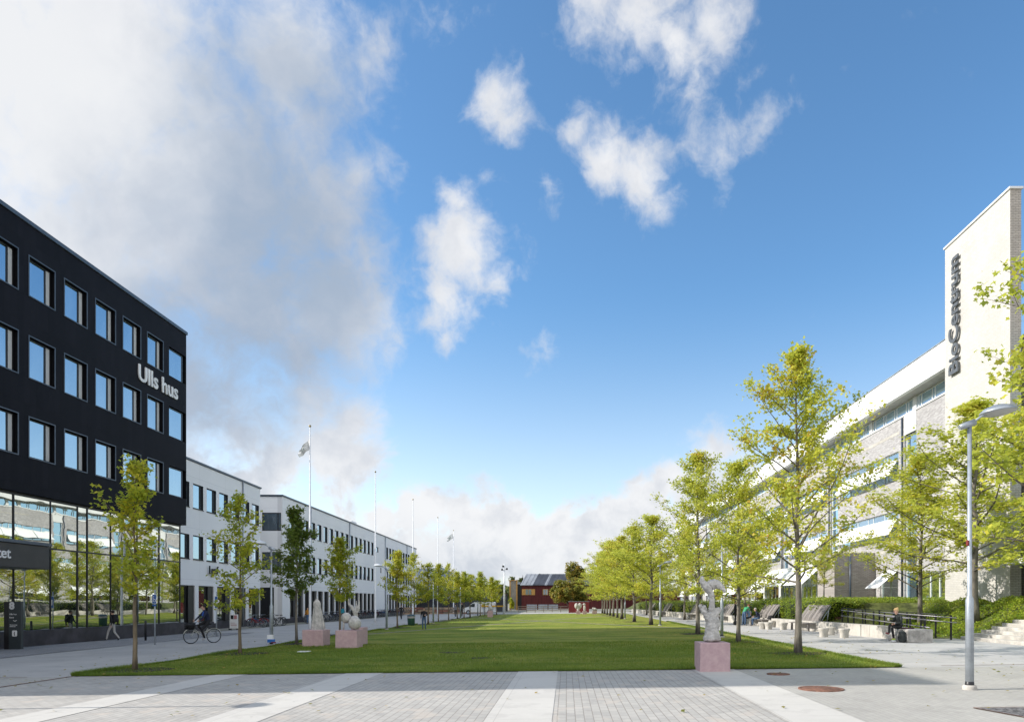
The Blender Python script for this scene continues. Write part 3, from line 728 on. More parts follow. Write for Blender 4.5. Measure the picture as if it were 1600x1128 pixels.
# tower slab
TT = thing('stair_tower', 'tall pale brick tower wall with vertical dark lettering', 'tower', (22, 37.9, 1.3))
ts = 34.9
q = MB(); q.quad((22, ts, 0), (22, Ya, 0), (22, Ya, 22.25), (22, ts, 22.25)); q.quad((22, Ya, 0), (22.55, Ya, 0), (22.55, Ya, 22.25), (22, Ya, 22.25)); q.quad((22.55, ts, 0), (22.55, Ya, 0), (22.55, Ya, 22.25), (22.55, ts, 22.25))
q.build('wall', M['cream'], TT)
q = MB(); q.quad((22, ts, 0), (22.55, ts, 0), (22.55, ts, 22.25), (22, ts, 22.25)); q.build('end_wall', M['creamS'], TT)
q = MB(); q.box(21.93, 22.62, ts-.07, Ya+.07, 22.25, 22.35); q.build('coping', M['whitemetal'], TT)
to_mesh_text('lettering', 'BioCentrum', 1.33, frame_mtx((21.86, 39.3, 14.6), (0, 0, 1), (0, 1, 0)), mat('dark_letters', (.14, .15, .16), .4, metal=.3), TT, .04, .025)
# glazed stair behind the slab
q = MB(); q.box(22.9, BX+16, 18, ts+5.9, -.3, 15.2); q.build('stair_wall', M['creamS'], TT)
q = MB(); Sg = Wall((22.9, 18), (0, 1), (-1, 0)); Sg.frame(q, .5, 17.1, 1.8, 15., .08, .0, .06, 0, [1.8*i for i in range(1, 9)], [4, 7.5, 11]); so_ = q.build('window', M['whitemetal'], TT)
q = MB(); q.quad(Sg.pt(.5, 1.8, .02), Sg.pt(17.1, 1.8, .02), Sg.pt(17.1, 15, .02), Sg.pt(.5, 15, .02)); q.build('pane', M['glassbio'], so_)
q = MB(); q.box(21.2, 22.9, 20, 34.6, 3.6, 3.85); q.build('awning', M['awning'], TT)

# ---------------------------------------------------------------- planted bank, low wall, steps
WP = [(24., 14.5), (30.4, 14.25), (55., 13.25), (78., 11.7), (110., 10.2)]
def wallx(y):
    for (a, xa), (b_, xb) in zip(WP, WP[1:]):
        if y <= b_: return xa+(xb-xa)*(y-a)/(b_-a)
    return WP[-1][1]
def bankz(x, y):
    if y < 40:
        t = max(0, min(1, (x-17.2)/4.2)); z = .30+1.45*(t*t*(3-2*t))
        if x < 17.2: z = .2
        if y < 30.6: z = -.1 if x < 18.9 else .78+.85*max(0, min(1, (x-18.9)/2.5))
        if y > 36.5 and x < 17.2: z = .2+(y-36.5)/3.5*.35
    else:
        w_ = wallx(y)+.5; t = max(0, min(1, (x-w_)/3.)); z = .55+1.2*(t*t*(3-2*t))
    return z
b = MB(); nx_, ny_ = 26, 110
gx = [[None]*(nx_+1) for _ in range(ny_+1)]
for j in range(ny_+1):
    y = 20+(130-20)*(j/ny_)
    x0 = wallx(y)+.45 if y > 36 else 15.9
    for i in range(nx_+1):
        x = x0+(23.5-x0)*i/nx_; gx[j][i] = (x, y, bankz(x, y))
b.add([p for r in gx for p in r], [(j*(nx_+1)+i, j*(nx_+1)+i+1, (j+1)*(nx_+1)+i+1, (j+1)*(nx_+1)+i) for j in range(ny_) for i in range(nx_)], 0, True)
tag(b.build('planted_bank', mat('bank_soil', (.12, .14, .035), .95, .4, 2, bump=.6)), kind='structure')

T = thing('low_wall', 'low pale concrete seat wall running along the path in front of the hedge', 'wall', (13, 50, 0))
b = MB()
for (a, xa), (c, xc) in zip(WP[1:], WP[2:]):
    n_ = int((c-a)/2.4)
    for i in range(n_):
        y0 = a+(c-a)*i/n_+.012; y1 = a+(c-a)*(i+1)/n_-.012; x0 = xa+(xc-xa)*i/n_; x1 = xa+(xc-xa)*(i+1)/n_
        if a < 31 and i < 2: h = .60
        h = .56
        b.add([(x0, y0, -.1), (x0+.5, y0, -.1), (x1+.5, y1, -.1), (x1, y1, -.1), (x0, y0, h+gz(x0)), (x0+.5, y0, h+gz(x0)), (x1+.5, y1, h+gz(x1)), (x1, y1, h+gz(x1))],
              [(0,1,5,4),(1,2,6,5),(2,3,7,6),(3,0,4,7),(4,5,6,7)])
b.build('stone', M['concrete'], T)
q = MB(); q.box(15.2, 17.2, 39.8, 39.95, 0, .95); o = q.build('retaining_wall', M['corten']); tag(o, 'rust brown steel retaining wall at the top of the ramp, behind the railing', 'wall')
p = G(1417, 1001.2)
q = MB(); q.bbox((14.25, 29.2, .155+.27), (1.05, 1.7, .54), .03); q.blob((13.78, 29.2, .155+.25), (.13, .8, .26), 3, .25, 3.3, 2)
o = q.build('stone_bench', mat('rough_stone', (.50, .47, .44), .85, .25, 3, bump=.8, bscale=14)); tag(o, 'pale stone block bench with one rough hewn side, under the seated woman', 'bench')
# steps
M['stepstone'] = mat('step_stone', (.52, .49, .44), .85, .2, 2.5, bump=.3)
T = thing('steps', 'five broad pale stone steps rising beside the planted bank', 'steps', (17.5, 26, 0))
for i in range(6):
    z = gz(17)+.145*(i+1)
    s_ = MB(); x0 = 16.9+.37*i
    s_.box(x0, x0+.42 if i < 5 else 21.5, 18, 30.2-.12*i, -.3 if i == 0 else z-.16, z, 0, .015); s_.build('step', M['stepstone'], T)
# ---- railings of the ramp
def railing(name, label, X, ys, base, top, mids, parent_cat='railing', xend=None):
    T = thing(name, label, parent_cat, (X, ys[0], 0))
    for y in ys:
        q = MB(); q.box(X-.03, X+.03, y-.03, y+.03, base(y)-.15, top(y)); q.build('post', M['blackmetal'], T)
    q = MB(); q.tube([(X, ys[0], top(ys[0])-.015), (X, ys[-1], top(ys[-1])-.015)], .018, 8); q.build('top_rail', M['blackmetal'], T)
    for off, dx in mids:
        q = MB(); ye = ys[-1]-.5
        q.tube([(X+dx, ys[0], top(ys[0])-off), (X+dx, ye, top(ye)-off)], .019, 8); q.build('handrail', M['steelb'], T)
    return T
M['steelb'] = mat('brushed_steel', (.38, .36, .39), .45, .1, 2, metal=.5)
y1 = [1100*14.9/(x-885) for x in (1316, 1325, 1334, 1348, 1365, 1382, 1400, 1422, 1445)]
f1 = lambda y: .19+(y-29.3)*.033
railing('railing', 'black post railing with steel handrail nearest the path, behind the seated woman', 14.9, y1, f1, lambda y: f1(y)+1.0, [(.12, -.06), (.42, -.06)])
y2 = [1100*16.4/(x-885) for x in (1330, 1352, 1374, 1396, 1417, 1439, 1462, 1486)]
f2 = lambda y: .24+(y-30)*.02
railing('railing', 'black post railing on the far edge of the ramp, against the ground cover', 16.4, y2, f2, lambda y: f2(y)+1.0, [(.10, -.06), (.30, -.06)])

# ---------------------------------------------------------------- planting
M['leafR'] = leafmat('young_oak_leaves', [(0., (.23, .28, .025)), (.3, (.38, .42, .04)), (.55, (.48, .49, .045)), (.8, (.60, .54, .06)), (.95, (.55, .30, .05)), (1., (.45, .17, .05))], .5)
M['leafL'] = leafmat('autumn_leaves', [(0., (.13, .20, .012)), (.35, (.30, .35, .02)), (.65, (.46, .44, .025)), (.9, (.58, .45, .03)), (1., (.5, .28, .03))], .45)
M['leafG'] = leafmat('green_leaves', [(0., (.035, .07, .008)), (.5, (.075, .125, .012)), (.85, (.17, .21, .016)), (1., (.28, .28, .02))], .36)
M['leafH'] = leafmat('hedge_leaves', [(0., (.06, .12, .008)), (.45, (.15, .23, .012)), (.8, (.30, .36, .025)), (1., (.38, .33, .04))], .34)
M['leafO'] = leafmat('oak_autumn_leaves', [(0., (.07, .085, .015)), (.4, (.16, .15, .02)), (.7, (.32, .20, .03)), (1., (.45, .18, .03))], .3)
M['leafF'] = leafmat('far_tree_leaves', [(0., (.022, .038, .012)), (.5, (.045, .065, .018)), (1., (.09, .11, .025))], .25)

def tree_proto(seed, H, z0, rad, nleaf, lsize, lm, bm_, trunk_r=.09, rise=35, name='tree', dens_top=1., shape=None, clump=.135, tmpl=LEAF):
    """returns (trunk mesh object, crown mesh object) parented to an Empty"""
    rs = random.Random(seed); rg = np.random.default_rng(seed)
    shape = shape or (lambda t: (1-t)**.75*min(1, .45+t*2.2))
    T = thing(name, 'x', 'tree')
    wob = [Vector((rs.uniform(-1, 1), rs.uniform(-1, 1), 0)) for _ in range(8)]
    def axis(z):
        t = z/H; s_ = Vector((0, 0, z)); i = min(6, int(t*7)); f = t*7-i
        return s_+(wob[i]*(1-f)+wob[i+1]*f)*.06*H/8*min(1, t*2.5)
    tr = MB(); zs = [H*i/14 for i in range(15)]
    tr.tube([axis(z) for z in zs], [trunk_r*(1.25 if i == 0 else 1)*(1-.93*(z/H)**.9) for i, z in enumerate(zs)], 9)
    P = []; nl = int(34*(H-z0)/7+10); az = rs.uniform(0, 6)
    Wt = []
    for i in range(nl):
        t = (i+rs.random()*.7)/nl; z = z0+(H-z0)*t*.97
        az += 2.4+rs.uniform(-.5, .5)
        L = rad*shape(t)*rs.uniform(.42, 1.25)+.12
        el = R(rise*rs.uniform(.55, 1.35)+22*t)
        p = axis(z); d = Vector((math.cos(az)*math.cos(el), math.sin(az)*math.cos(el), math.sin(el)))
        nseg = 6; pts = [p]; dd = d.copy()
        for s_ in range(nseg):
            dd = (dd+Vector((rs.uniform(-.16, .16), rs.uniform(-.16, .16), rs.uniform(-.12, .09)))).normalized()
            pts.append(pts[-1]+dd*L/nseg/math.cos(el)*.92)
        r0 = trunk_r*.34*(1-t*.65)
        tr.tube(pts, [max(.004, r0*(1-.85*k/nseg)) for k in range(nseg+1)], 5, caps=False)
        for k in range(1, nseg+1):
            if k/nseg < .22: continue
            for rep in range(2 if k < nseg else 1):
                if rs.random() < .14: continue
                a2 = rs.uniform(0, 6.28); l2 = L*rs.uniform(.10, .30)*(1.15-k/nseg*.5)+.06
                e = pts[k]+Vector((math.cos(a2)*.85, math.sin(a2)*.85, rs.uniform(-.15, .75)))*l2
                tr.tube([pts[k], (pts[k]+e)/2+Vector((0, 0, .03*l2)), e], [max(.003, r0*.3), .004, .002], 4, caps=False)
                for q in np.linspace(.3, 1.15, 6): P.append(pts[k]*(1-q)+e*q); Wt.append(.62 if t > .7 else 1)
            P.append(pts[k]); Wt.append(1)
        P.append(pts[-1]+dd*.06); Wt.append(1)
    P.append(axis(H)); Wt.append(2); P.append(axis(H*.975)); Wt.append(2)
    P = np.array([tuple(v) for v in P]); Wt = np.array(Wt, float)*rg.uniform(.2, 1.8, len(P)); Wt /= Wt.sum()
    idx = rg.choice(len(P), nleaf, p=Wt)
    C = P[idx]+rg.normal(0, clump, (nleaf, 3))*np.array([1, 1, .75])
    tr.build('trunk', bm_, T, world=False)
    npmesh('crown', leaf_polys(C, lsize, rg, tmpl), 0, lm, T)
    return T
HIDE = (0, -400, -50)
def hue(name): return M[name]
ORD = ['nearest', 'second', 'third', 'fourth', 'fifth', 'sixth', 'seventh', 'eighth', 'ninth', 'tenth', 'eleventh', 'twelfth', 'thirteenth', 'fourteenth', 'fifteenth', 'sixteenth', 'seventeenth', 'eighteenth', 'nineteenth', 'twentieth']
def plant(proto, used, p, H, H0, rz, label, group, wide=1.):
    s_ = H/H0
    if not used:
        proto.location = p; proto.rotation_euler = (0, 0, rz); proto.scale = (s_*wide, s_*wide, s_); proto['label'] = label; proto['group'] = group; return proto
    return dup(proto, p, rz, label, group, (s_*wide, s_*wide, s_))
shR = lambda t: (1-t)**.95*min(1, .74+t*1.6)*1.06
shL = lambda t: (1-t)**.9*min(1, .35+t*3.2)
protoR = [tree_proto(11, 10, 2.2, 3.4, 12500, .118, M['leafR'], M['bark'], .12, 30, shape=shR),
          tree_proto(12, 8, 1.8, 3.0, 10500, .114, M['leafR'], M['bark'], .10, 30, shape=shR),
          tree_proto(13, 9.5, 2.0, 3.3, 13500, .114, M['leafR'], M['bark'], .11, 34, shape=shR)]
protoR.append(tree_proto(14, 11, 2.5, 3.9, 12500, .15, M['leafR'], M['bark'], .13, 24, shape=shR))
HR = [10, 8, 9.5, 11]
used = [False]*4
rowR = [((1247, 1021.6), 0, 540, 1.0, 'tall thin topped young oak beside the pink pedestal, nearest on the east lawn edge'),
        ((1153.8, 1003.7), 1, 722, 1.05, 'second young oak on the east lawn edge, behind the tall bird like sculpture'),
        ((1090.4, 990.6), 2, 707, 1.05, 'third young oak on the east lawn edge, with a yellow green pointed crown'),
        ((1017, 976.2), 1, 806, 1.5, 'fourth young oak on the east lawn edge, beside a slim lamp post'),
        ((991, 971.6), 2, 822, 1.5, 'fifth young oak on the east lawn edge'),
        ((971.5, 967), 0, 836, 1.6, 'sixth young oak on the east lawn edge')]
TP = []
def addR(p, v, H, wd, rz, label, group):
    plant(protoR[v], used[v], p, H, HR[v], rz, label, group, wd); used[v] = True; TP.append(p)
for i, ((px, py), v, ty, wd, lab) in enumerate(rowR):
    p = G(px, py); addR(p, v, zat(ty, p[1])-p[2], wd, i*1.3, lab, 'young oaks along the east edge of the lawn')
p0 = G(971.5, 967)
for i in range(6):
    y = p0[1]+6.*(i+1); x = 5.55-.02*i
    addR(Vector((x, y, gz(x))), i % 3, 8.2+.6*((i*7) % 3), 1.25, i*2.1+.4, ORD[i+6]+' young oak along the east lawn edge, small in the distance', 'young oaks along the east edge of the lawn')
# row along the bench wall
for i, ((px, py), v, H, wd) in enumerate((((1163.8, 976.3), 1, 6.6, 1.0), ((1069.6, 968), 2, 8.0, 1.15), ((1033, 963.3), 0, 7.4, 1.2), ((1010, 960.8), 1, 7.2, 1.2))):
    p = G(px, py); p[0] = min(p[0], wallx(p[1])-.35)
    addR(p, v, H, wd, i*1.9+1, ORD[i]+' young oak standing in the paving beside the low wall', 'young oaks beside the low wall')
for i, (x, y, v, H, wd, lab) in enumerate(((18.1, 36, 2, 9.3, 1.35, 'broad young oak in the ground cover before the glass strip of the building'),
        (18.9, 32.6, 0, 11.2, 1.7, 'reddish tinged oak growing from the bank in front of the brick tower'),
        (18.3, 50.0, 1, 6.2, 1.0, 'slim oak behind the hedge in front of the glazed bay'),
        (17.2, 64, 2, 7.8, 1.1, 'young oak behind the hedge beyond the glazed bay'),
        (16.4, 78, 0, 7.6, 1.2, 'young oak far along behind the hedge'),
        (11.75, 15.9, 3, 11., 1., 'large leaved oak reaching in over the plaza beside the lamp post'))):
    addR(Vector((x, y, bankz(x, y) if x > 15 else gz(x))), v, H-(bankz(x, y) if x > 15 else 0), wd, [.5, 2.2, 4, 1, 3, 2.75][i], lab, 'oaks on the planted bank' if x > 15 else None)
# west rows
protoL = [tree_proto(21, 5.7, 1.95, 1.0, 2300, .125, M['leafL'], M['bark2'], .065, 38, shape=shL, clump=.09),
          tree_proto(22, 5.7, 1.5, 1.65, 2500, .125, M['leafL'], M['bark2'], .065, 22, shape=lambda t: (1-t)**.85*min(1, .7+t*1.2), clump=.10),
          tree_proto(23, 5.8, 1.9, 1.25, 5000, .125, M['leafG'], M['bark'], .065, 40, shape=shL, clump=.10),
          tree_proto(24, 5.6, 1.9, 1.5, 4600, .13, M['leafL'], M['bark2'], .07, 34, shape=shL, clump=.12)]
HL = [5.7, 5.7, 5.8, 5.6]; usedL = [False]*4
rowL = [((211, 1048), 0, 719, 1., 'slender young tree with sparse yellow green leaves, nearest the camera on the west lawn edge'),
        ((375, 1022), 1, 774, .95, 'sparse wide young tree with low drooping branches behind the cyclist'),
        ((463.5, 1006.5), 2, 797, 1., 'dense dark green young tree beside the first pink pedestal'),
        ((531, 992), 3, 842, 1., 'young tree with a pointed crown behind the white ball sculpture'),
        ((621, 981), 3, 862, .95, 'yellow topped tree beside the green litter bin'),
        ((647, 976), 1, 865, .95, 'yellow tree standing beside the man on the lawn edge'),
        ((669, 975.4), 0, 880, 1.35, 'yellow young tree with a pale trunk, first beyond the standing man'),
        ((685, 971), 3, 882, .85, 'green young tree beyond the standing man, second after him'),
        ((701, 969), 1, 881, .9, 'third young tree beyond the standing man'),
        ((714.5, 966.8), 3, 894, .95, 'fourth young tree beyond the standing man'),
        ((725, 965.3), 3, 894, .95, 'fifth young tree beyond the standing man'),
        ((734.5, 964.6), 0, 897, 1.4, 'sixth young tree beyond the standing man'),
        ((750.5, 962.6), 3, 894, .95, 'young tree in front of the white van'),
        ((757.5, 961.8), 1, 903, 1.0, 'young tree at the far end of the van'),
        ((768, 960.6), 3, 902, 1.0, 'yellow tree behind the far white lump sculpture'),
        ((776, 960.0), 0, 906, 1.4, 'last young tree of the west row, before the tall mast')]
for i, ((px, py), v, ty, wd, lab) in enumerate(rowL):
    p = G(px, py); H = zat(ty, p[1])-p[2]
    plant(protoL[v], usedL[v], p, H, HL[v], i*1.7+.5, lab, 'young trees along the west edge of the lawn', wd); usedL[v] = True; TP.append(p)
b = MB()
for p in TP:
    if p[0] > 12.: continue
    r_ = .75 if p[0] > 0 else .8
    b.add([(p[0]+r_*1.25*math.cos(t)*(1+.07*math.sin(5*t)), p[1]+r_*math.sin(t), gz(p[0]+r_*1.25*math.cos(t))+.034) for t in np.linspace(0, 2*math.pi, 25)[:-1]], [tuple(range(24))])
tag(b.build('mulch', M['mulch']), kind='structure')

# hedge and ground cover
def leafmass(name, P, size, lm, seed, parent=None, tmpl=LEAF4, flat=.6):
    return npmesh(name, leaf_polys(np.asarray(P), size, np.random.default_rng(seed), tmpl, flat), 0, lm, parent)
def make_hedge(label, ya, yb, seed, htop, name='hedge'):
    rg = np.random.default_rng(seed); T = thing(name, label, 'hedge', (15.5, ya, .5), group='hedges on the bank')
    n = int((yb-ya)*560*(1. if ya < 50 else .45)); P = []
    y = rg.uniform(ya, yb, n); u = rg.uniform(0, 1, n); 
    wx = np.array([wallx(q) for q in y]); bump = .28*np.sin(y*1.35)+.18*np.sin(y*3.3+1)+.10*np.sin(y*7.1)
    # cross-section: bulging front face then a rounded top
    arc = u*2.6; fr = arc < 1.25
    zz = np.where(fr, .5+arc/1.25*(htop-.5)*.93, htop*.965+.035*htop*np.sin((arc-1.25)*2))
    xx = wx+.55+np.where(fr, .35-.35*np.sin(arc/1.25*np.pi*.6)+arc*.12, .35+(arc-1.25)*1.4)
    hol = rg.uniform(0, 1, n)**2
    P = np.stack([xx+bump*.5+hol*.35, y, zz+bump*.35+rg.normal(0, .07, n)-hol*.2], 1)
    ne = 2600; ue = rg.uniform(.7, 3.0, ne); P = np.concatenate([P, np.stack([wallx(ya)+ue, ya+rg.normal(-.02, .10, ne), .4+rg.uniform(0, 1, ne)*(htop-.35)*np.minimum(1, .5+ue*.4)], 1)])
    leafmass('foliage', P-np.array(T.location), .105, M['leafH'], seed+1, T)
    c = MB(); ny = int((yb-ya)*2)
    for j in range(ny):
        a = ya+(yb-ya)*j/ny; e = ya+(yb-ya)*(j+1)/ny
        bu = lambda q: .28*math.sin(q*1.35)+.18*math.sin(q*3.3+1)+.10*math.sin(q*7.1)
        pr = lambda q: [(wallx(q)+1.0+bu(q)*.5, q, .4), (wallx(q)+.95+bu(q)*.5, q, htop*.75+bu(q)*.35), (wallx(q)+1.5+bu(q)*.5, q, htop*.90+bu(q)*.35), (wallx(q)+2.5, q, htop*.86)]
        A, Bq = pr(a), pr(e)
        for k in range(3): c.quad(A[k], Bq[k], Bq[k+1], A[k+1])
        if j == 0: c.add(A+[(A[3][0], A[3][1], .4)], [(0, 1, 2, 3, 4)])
    c.build('inner_mass', mat('hedge_inside', (.016, .024, .006), .95, .3, 3), T)  # dark inner sheet backing the leaf shell
    return T
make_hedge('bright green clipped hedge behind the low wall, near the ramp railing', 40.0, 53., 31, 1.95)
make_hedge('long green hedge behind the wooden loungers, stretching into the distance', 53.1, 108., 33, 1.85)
rg = np.random.default_rng(5); n = 46000
x = rg.uniform(15.2, 23, n); y = rg.uniform(30.3, 50, n)
m1 = ((y < 39.7) & (x > 17)) | ((y >= 39.9) & (x > np.maximum(15.2, 15.2+(y-40)*.25))); x, y = x[m1], y[m1]; n = len(x)
z = np.array([bankz(a, c) for a, c in zip(x, y)])+rg.uniform(.02, .3, n)*(.6+.6*np.sin(x*2.3+np.sin(y*1.7)*2))**1
tag(leafmass('ground_cover', np.stack([x, y, z], 1), .10, M['leafH'], 6), kind='stuff')
n = 26000; x = rg.uniform(19.0, 22.0, n); y = rg.uniform(20, 30.4, n)
z = np.array([bankz(a, c) for a, c in zip(x, y)])+rg.uniform(.02, .42, n)
tag(leafmass('low_shrubs', np.stack([x, y, z], 1), .10, M['leafH'], 7), kind='stuff')
# grass blades on the near lawn
def blades(name, n, xa, xb, ya, yb, h, seed, fall=2.):
    rg = np.random.default_rng(seed)
    y = ya+(yb-ya)*rg.uniform(0, 1, n)**fall; x = rg.uniform(xa, xb, n)
    a = rg.uniform(0, 6.28, n); w_ = .006*(1+ (y-ya)/10); hh = h*rg.uniform(.5, 1.4, n)*(1+.4*np.sin(x*1.1)*np.sin(y*.9))
    z = TILT*x+.02
    V = np.zeros((n, 3, 3)); lean = rg.normal(0, .35, (n, 2))*hh[:, None]
    V[:, 0] = np.stack([x-np.cos(a)*w_, y-np.sin(a)*w_, z], 1); V[:, 1] = np.stack([x+np.cos(a)*w_, y+np.sin(a)*w_, z], 1)
    V[:, 2] = np.stack([x+lean[:, 0], y+lean[:, 1], z+hh], 1)
    return V
V = np.concatenate([blades('g', 90000, XL+.1, XR-.05, YF+.02, YF+13, .05, 1, 1.5), blades('g', 9000, XL+.1, XR-.05, YF-.01, YF+.12, .07, 2, 1.), blades('g', 16000, XR-.15, XR+.04, YF, 60, .08, 3, 1.8), blades('g', 16000, XL-.03, XL+.14, YF, 60, .08, 4, 1.8)])
M['blade'] = leafmat('grass_blades', [(0., (.05, .11, .008)), (.5, (.10, .17, .015)), (1., (.20, .23, .03))], .3)
tag(npmesh('grass', V, 0, M['blade']), kind='stuff')
rg = np.random.default_rng(77); PL = []
for p in TP:
    if p[0] > 12: continue
    k_ = 120 if p[1] < 60 else 40
    q_ = rg.normal(0, 1.9, (k_, 2)); PL.append(np.stack([p[0]+q_[:, 0]+.6, p[1]+q_[:, 1], gz(p[0])+TILT*q_[:, 0]+.065+rg.uniform(0, .02, k_)], 1))
x_ = rg.uniform(-14, 13, 420); y_ = rg.uniform(11, 40, 420); PL.append(np.stack([x_, y_, TILT*x_+.035+.03*((x_ > XL) & (x_ < XR) & (y_ > YF))], 1))
tag(leafmass('fallen_leaves', np.concatenate(PL), .085, M['leafO'], 78, flat=4.), kind='stuff')

# ---------------------------------------------------------------- street lamps
def make_lamp(H, sgn, label, base_h=1.75, r=.044, wide=.33):
    T = thing('street_lamp', label, 'street lamp')
    q = MB(); q.tube([(0, 0, -.1), (0, 0, base_h), (0, 0, base_h+.09), (0, 0, H)], [r*1.75, r*1.7, r*1.0, r*.88], 16); q.build('pole', M['steel'], T, world=False)
    q = MB(); q.lathe([(r*2.9, -.05), (r*3.0, .05), (r*2.6, .09), (r*1.6, .095)], n=24); q.lathe([(r*1.9, .09), (r*1.75, .16), (r*1.5, .17)], n=24, mi=1); q.build('base', [M['concrete'], M['blackmetal']], T, world=False)
    q = MB(); q.tube([(-.20*sgn, 0, H-.03), (-.10*sgn, 0, H), (.10*sgn, 0, H+.07)], [.045, .065, .065], 14)
    q.tube([(.05*sgn, 0, H+.05), (.22*sgn, 0, H+.18), (.52*sgn, 0, H+.30)], [.024, .02, .02], 8); q.build('arm', M['steel'], T, world=False)
    Mx = Matrix.Rotation(-.10*sgn, 3, 'Y')
    q = MB(); q.lathe([(.0, .115), (wide*.35, .10), (wide*.75, .055), (wide, -.01), (wide*1.01, -.035), (wide*.96, -.045)], (.56*sgn, 0, H+.30), 28, M=Mx)
    s_ = q.build('shade', M['lampwhite'] if sgn < 0 else M['steel'], T, world=False)
    q = MB(); q.lathe([(wide*.96, -.045), (wide*.6, -.085), (0, -.10)], (.56*sgn, 0, H+.30), 28, M=Mx); q.build('diffuser', M['curtain'], T, world=False)
    return T
M['lampwhite'] = mat('lamp_white', (.68, .70, .72), .3, .05, 2)
lmp = make_lamp(5.15, 1, 'tall grey street lamp with a concrete foot, on the paving in front of the steps')
lmp.location = G(1515, 1077)
q = MB(); p = G(1515, 1077); q.bbox((p[0]-.045, p[1]-.01, 2.95), (.04, .06, .11), .01); o = q.build('clamp_band', M['redwall'], lmp)
for i, (px, py, ty, lab) in enumerate(((1128, 996.2, 850, 'slim grey lamp post directly behind the tall bird like sculpture'), (1031.5, 977.5, 878, 'slim grey lamp post beside the fourth east lawn oak'), (976.5, 967.0, 893, 'slim lamp post between the far east lawn oaks'))):
    p = G(px, py); H = zat(ty, p[1])-p[2]
    if i == 0:
        l2 = make_lamp(4.6, 1, lab); l2.location = p; k0 = l2
    else: dup(k0, p, 0, lab, 'slim lamp posts on the east side', (1, 1, min(1.1, H/4.9)))
    k0['group'] = 'slim lamp posts on the east side'
lw_ = make_lamp(4.25, -1, 'grey lamp post with white saucer shade and stickers at its foot, beside the cyclist')
lw_.location = G(424, 1009); lw_['group'] = 'lamp posts with white saucer shades on the west side'
for i, (px, py, ty, lab) in enumerate(((604, 983.4, 882, 'lamp post with white saucer shade beside the green litter bin'), (677, 973.4, 897, 'lamp post beyond the standing man'), (719.5, 966.2, 908, 'small lamp post among the far west trees'), (746.5, 962.6, 914, 'most distant lamp post beside the white van'))):
    p = G(px, py); dup(lw_, p, 0, lab, lw_['group'], (1, 1, min(1.15, (zat(ty, p[1])-p[2])/4.6)))
dup(lw_, Vector((-14.3, 12.45, gz(-14.3))), 0, 'lamp post outside the left edge that throws its long shadow over the paving', lw_['group'], (1, 1, 1.22))
# taped notices on the first lamp
q = MB(); p = G(424, 1009); q.bbox((p[0]+.02, p[1]-.13, .22), (.28, .1, .28), .01, 0); q.bbox((p[0]+.07, p[1]-.19, .10), (.34, .02, .14), .004, 1); q.bbox((p[0]+.18, p[1]-.2, .03), (.2, .03, .05), .01, 2)
o = q.build('notice_box', [M['whitemetal'], mat('blue_board', (.02, .14, .45), .5), M['redwall']]); tag(o, 'small blue white and red notice leaning at the foot of the lamp post', 'sign')

# ---------------------------------------------------------------- flagpoles
flag = mat('flag_cloth', (.75, .75, .73), .8, .1, 3)
def flagpole(px, ty, X, lab, fl=None, rr=.07):
    Y = FPX*X/(px-CX); p = Vector((X, Y, gz(X))); H = zat(ty, Y)-p[2]
    T = thing('flagpole', lab, 'flagpole', p, group='white flagpoles along the west path')
    q = MB(); q.tube([(0, 0, -.1), (0, 0, .9), (0, 0, .92), (0, 0, H)], [rr*1.35, rr*1.35, rr*1.15, rr*.55], 12); q.build('pole', M['polewhite'], T, world=False)
    q = MB(); q.blob((0, 0, H+.06), (.09, .09, .09), 2); q.build('finial', mat('dull_gold', (.35, .27, .12), .35, metal=.8), T, world=False)
    if fl:
        rs = random.Random(px); V = []; n1, n2 = 12, 10; Z1, wd, hh = H-fl[0], fl[1], fl[2]
        for i in range(n1+1):
            u = i/n1
            for j in range(n2+1):
                v = j/n2
                x = -.05-wd*u*(1-.12*v*u)-.08*math.sin(v*3)*u; z = Z1-hh*v-(hh*1.05)*u**1.15*(1-.28*v); y = .13*math.sin(u*9+v*2.)*u**.5+.08*math.sin(v*7)*u
                V.append((x, y, z))
        q = MB(); q.add(V, [(i*(n2+1)+j, i*(n2+1)+j+1, (i+1)*(n2+1)+j+1, (i+1)*(n2+1)+j) for i in range(n1) for j in range(n2)], 0, True)
        for f_i in range(len(q.f)):
            i, j = f_i//n2, f_i % n2
            if 5 <= i <= 8 and 3 <= j <= 6: q.m[f_i] = 1+(i+j) % 2
        q.build('flag', [flag, mat('flag_green', (.03, .10, .07), .8), mat('flag_grey', (.25, .27, .3), .8)], T, world=False)
    return T
flagpole(484.4, 667, -18.5, 'tall white flagpole flying a limp white flag, nearest of the row', (.9, .75, .75))
flagpole(586.6, 738, -18.6, 'white flagpole with a bare top in front of the long white building')
flagpole(645.2, 781, -19.0, 'third white flagpole without a flag, at the end of the long white building', rr=.08)
flagpole(684, 809, -19.3, 'thin distant flagpole over the yellow trees', rr=.08)
flagpole(708.6, 829, -20.0, 'distant flagpole with a small white flag hanging down', (.4, 1.1, .9), rr=.09)
T = thing('light_mast', 'white mast with floodlights at the far end of the lawn', 'mast', (-9.6, 109, gz(-9.6)))
q = MB(); q.tube([(0, 0, 0), (0, 0, 7.8)], [.15, .09], 10); q.build('pole', M['polewhite'], T, world=False)
for x, z in ((-.35, 6.9), (.4, 7.0), (-.2, 7.4)):
    q = MB(); q.tube([(0, 0, z-.15), (x, 0, z)], .03, 6); q.bbox((x, -.1, z), (.26, .2, .3), .04); q.build('floodlight', M['blackmetal'], T, world=False)

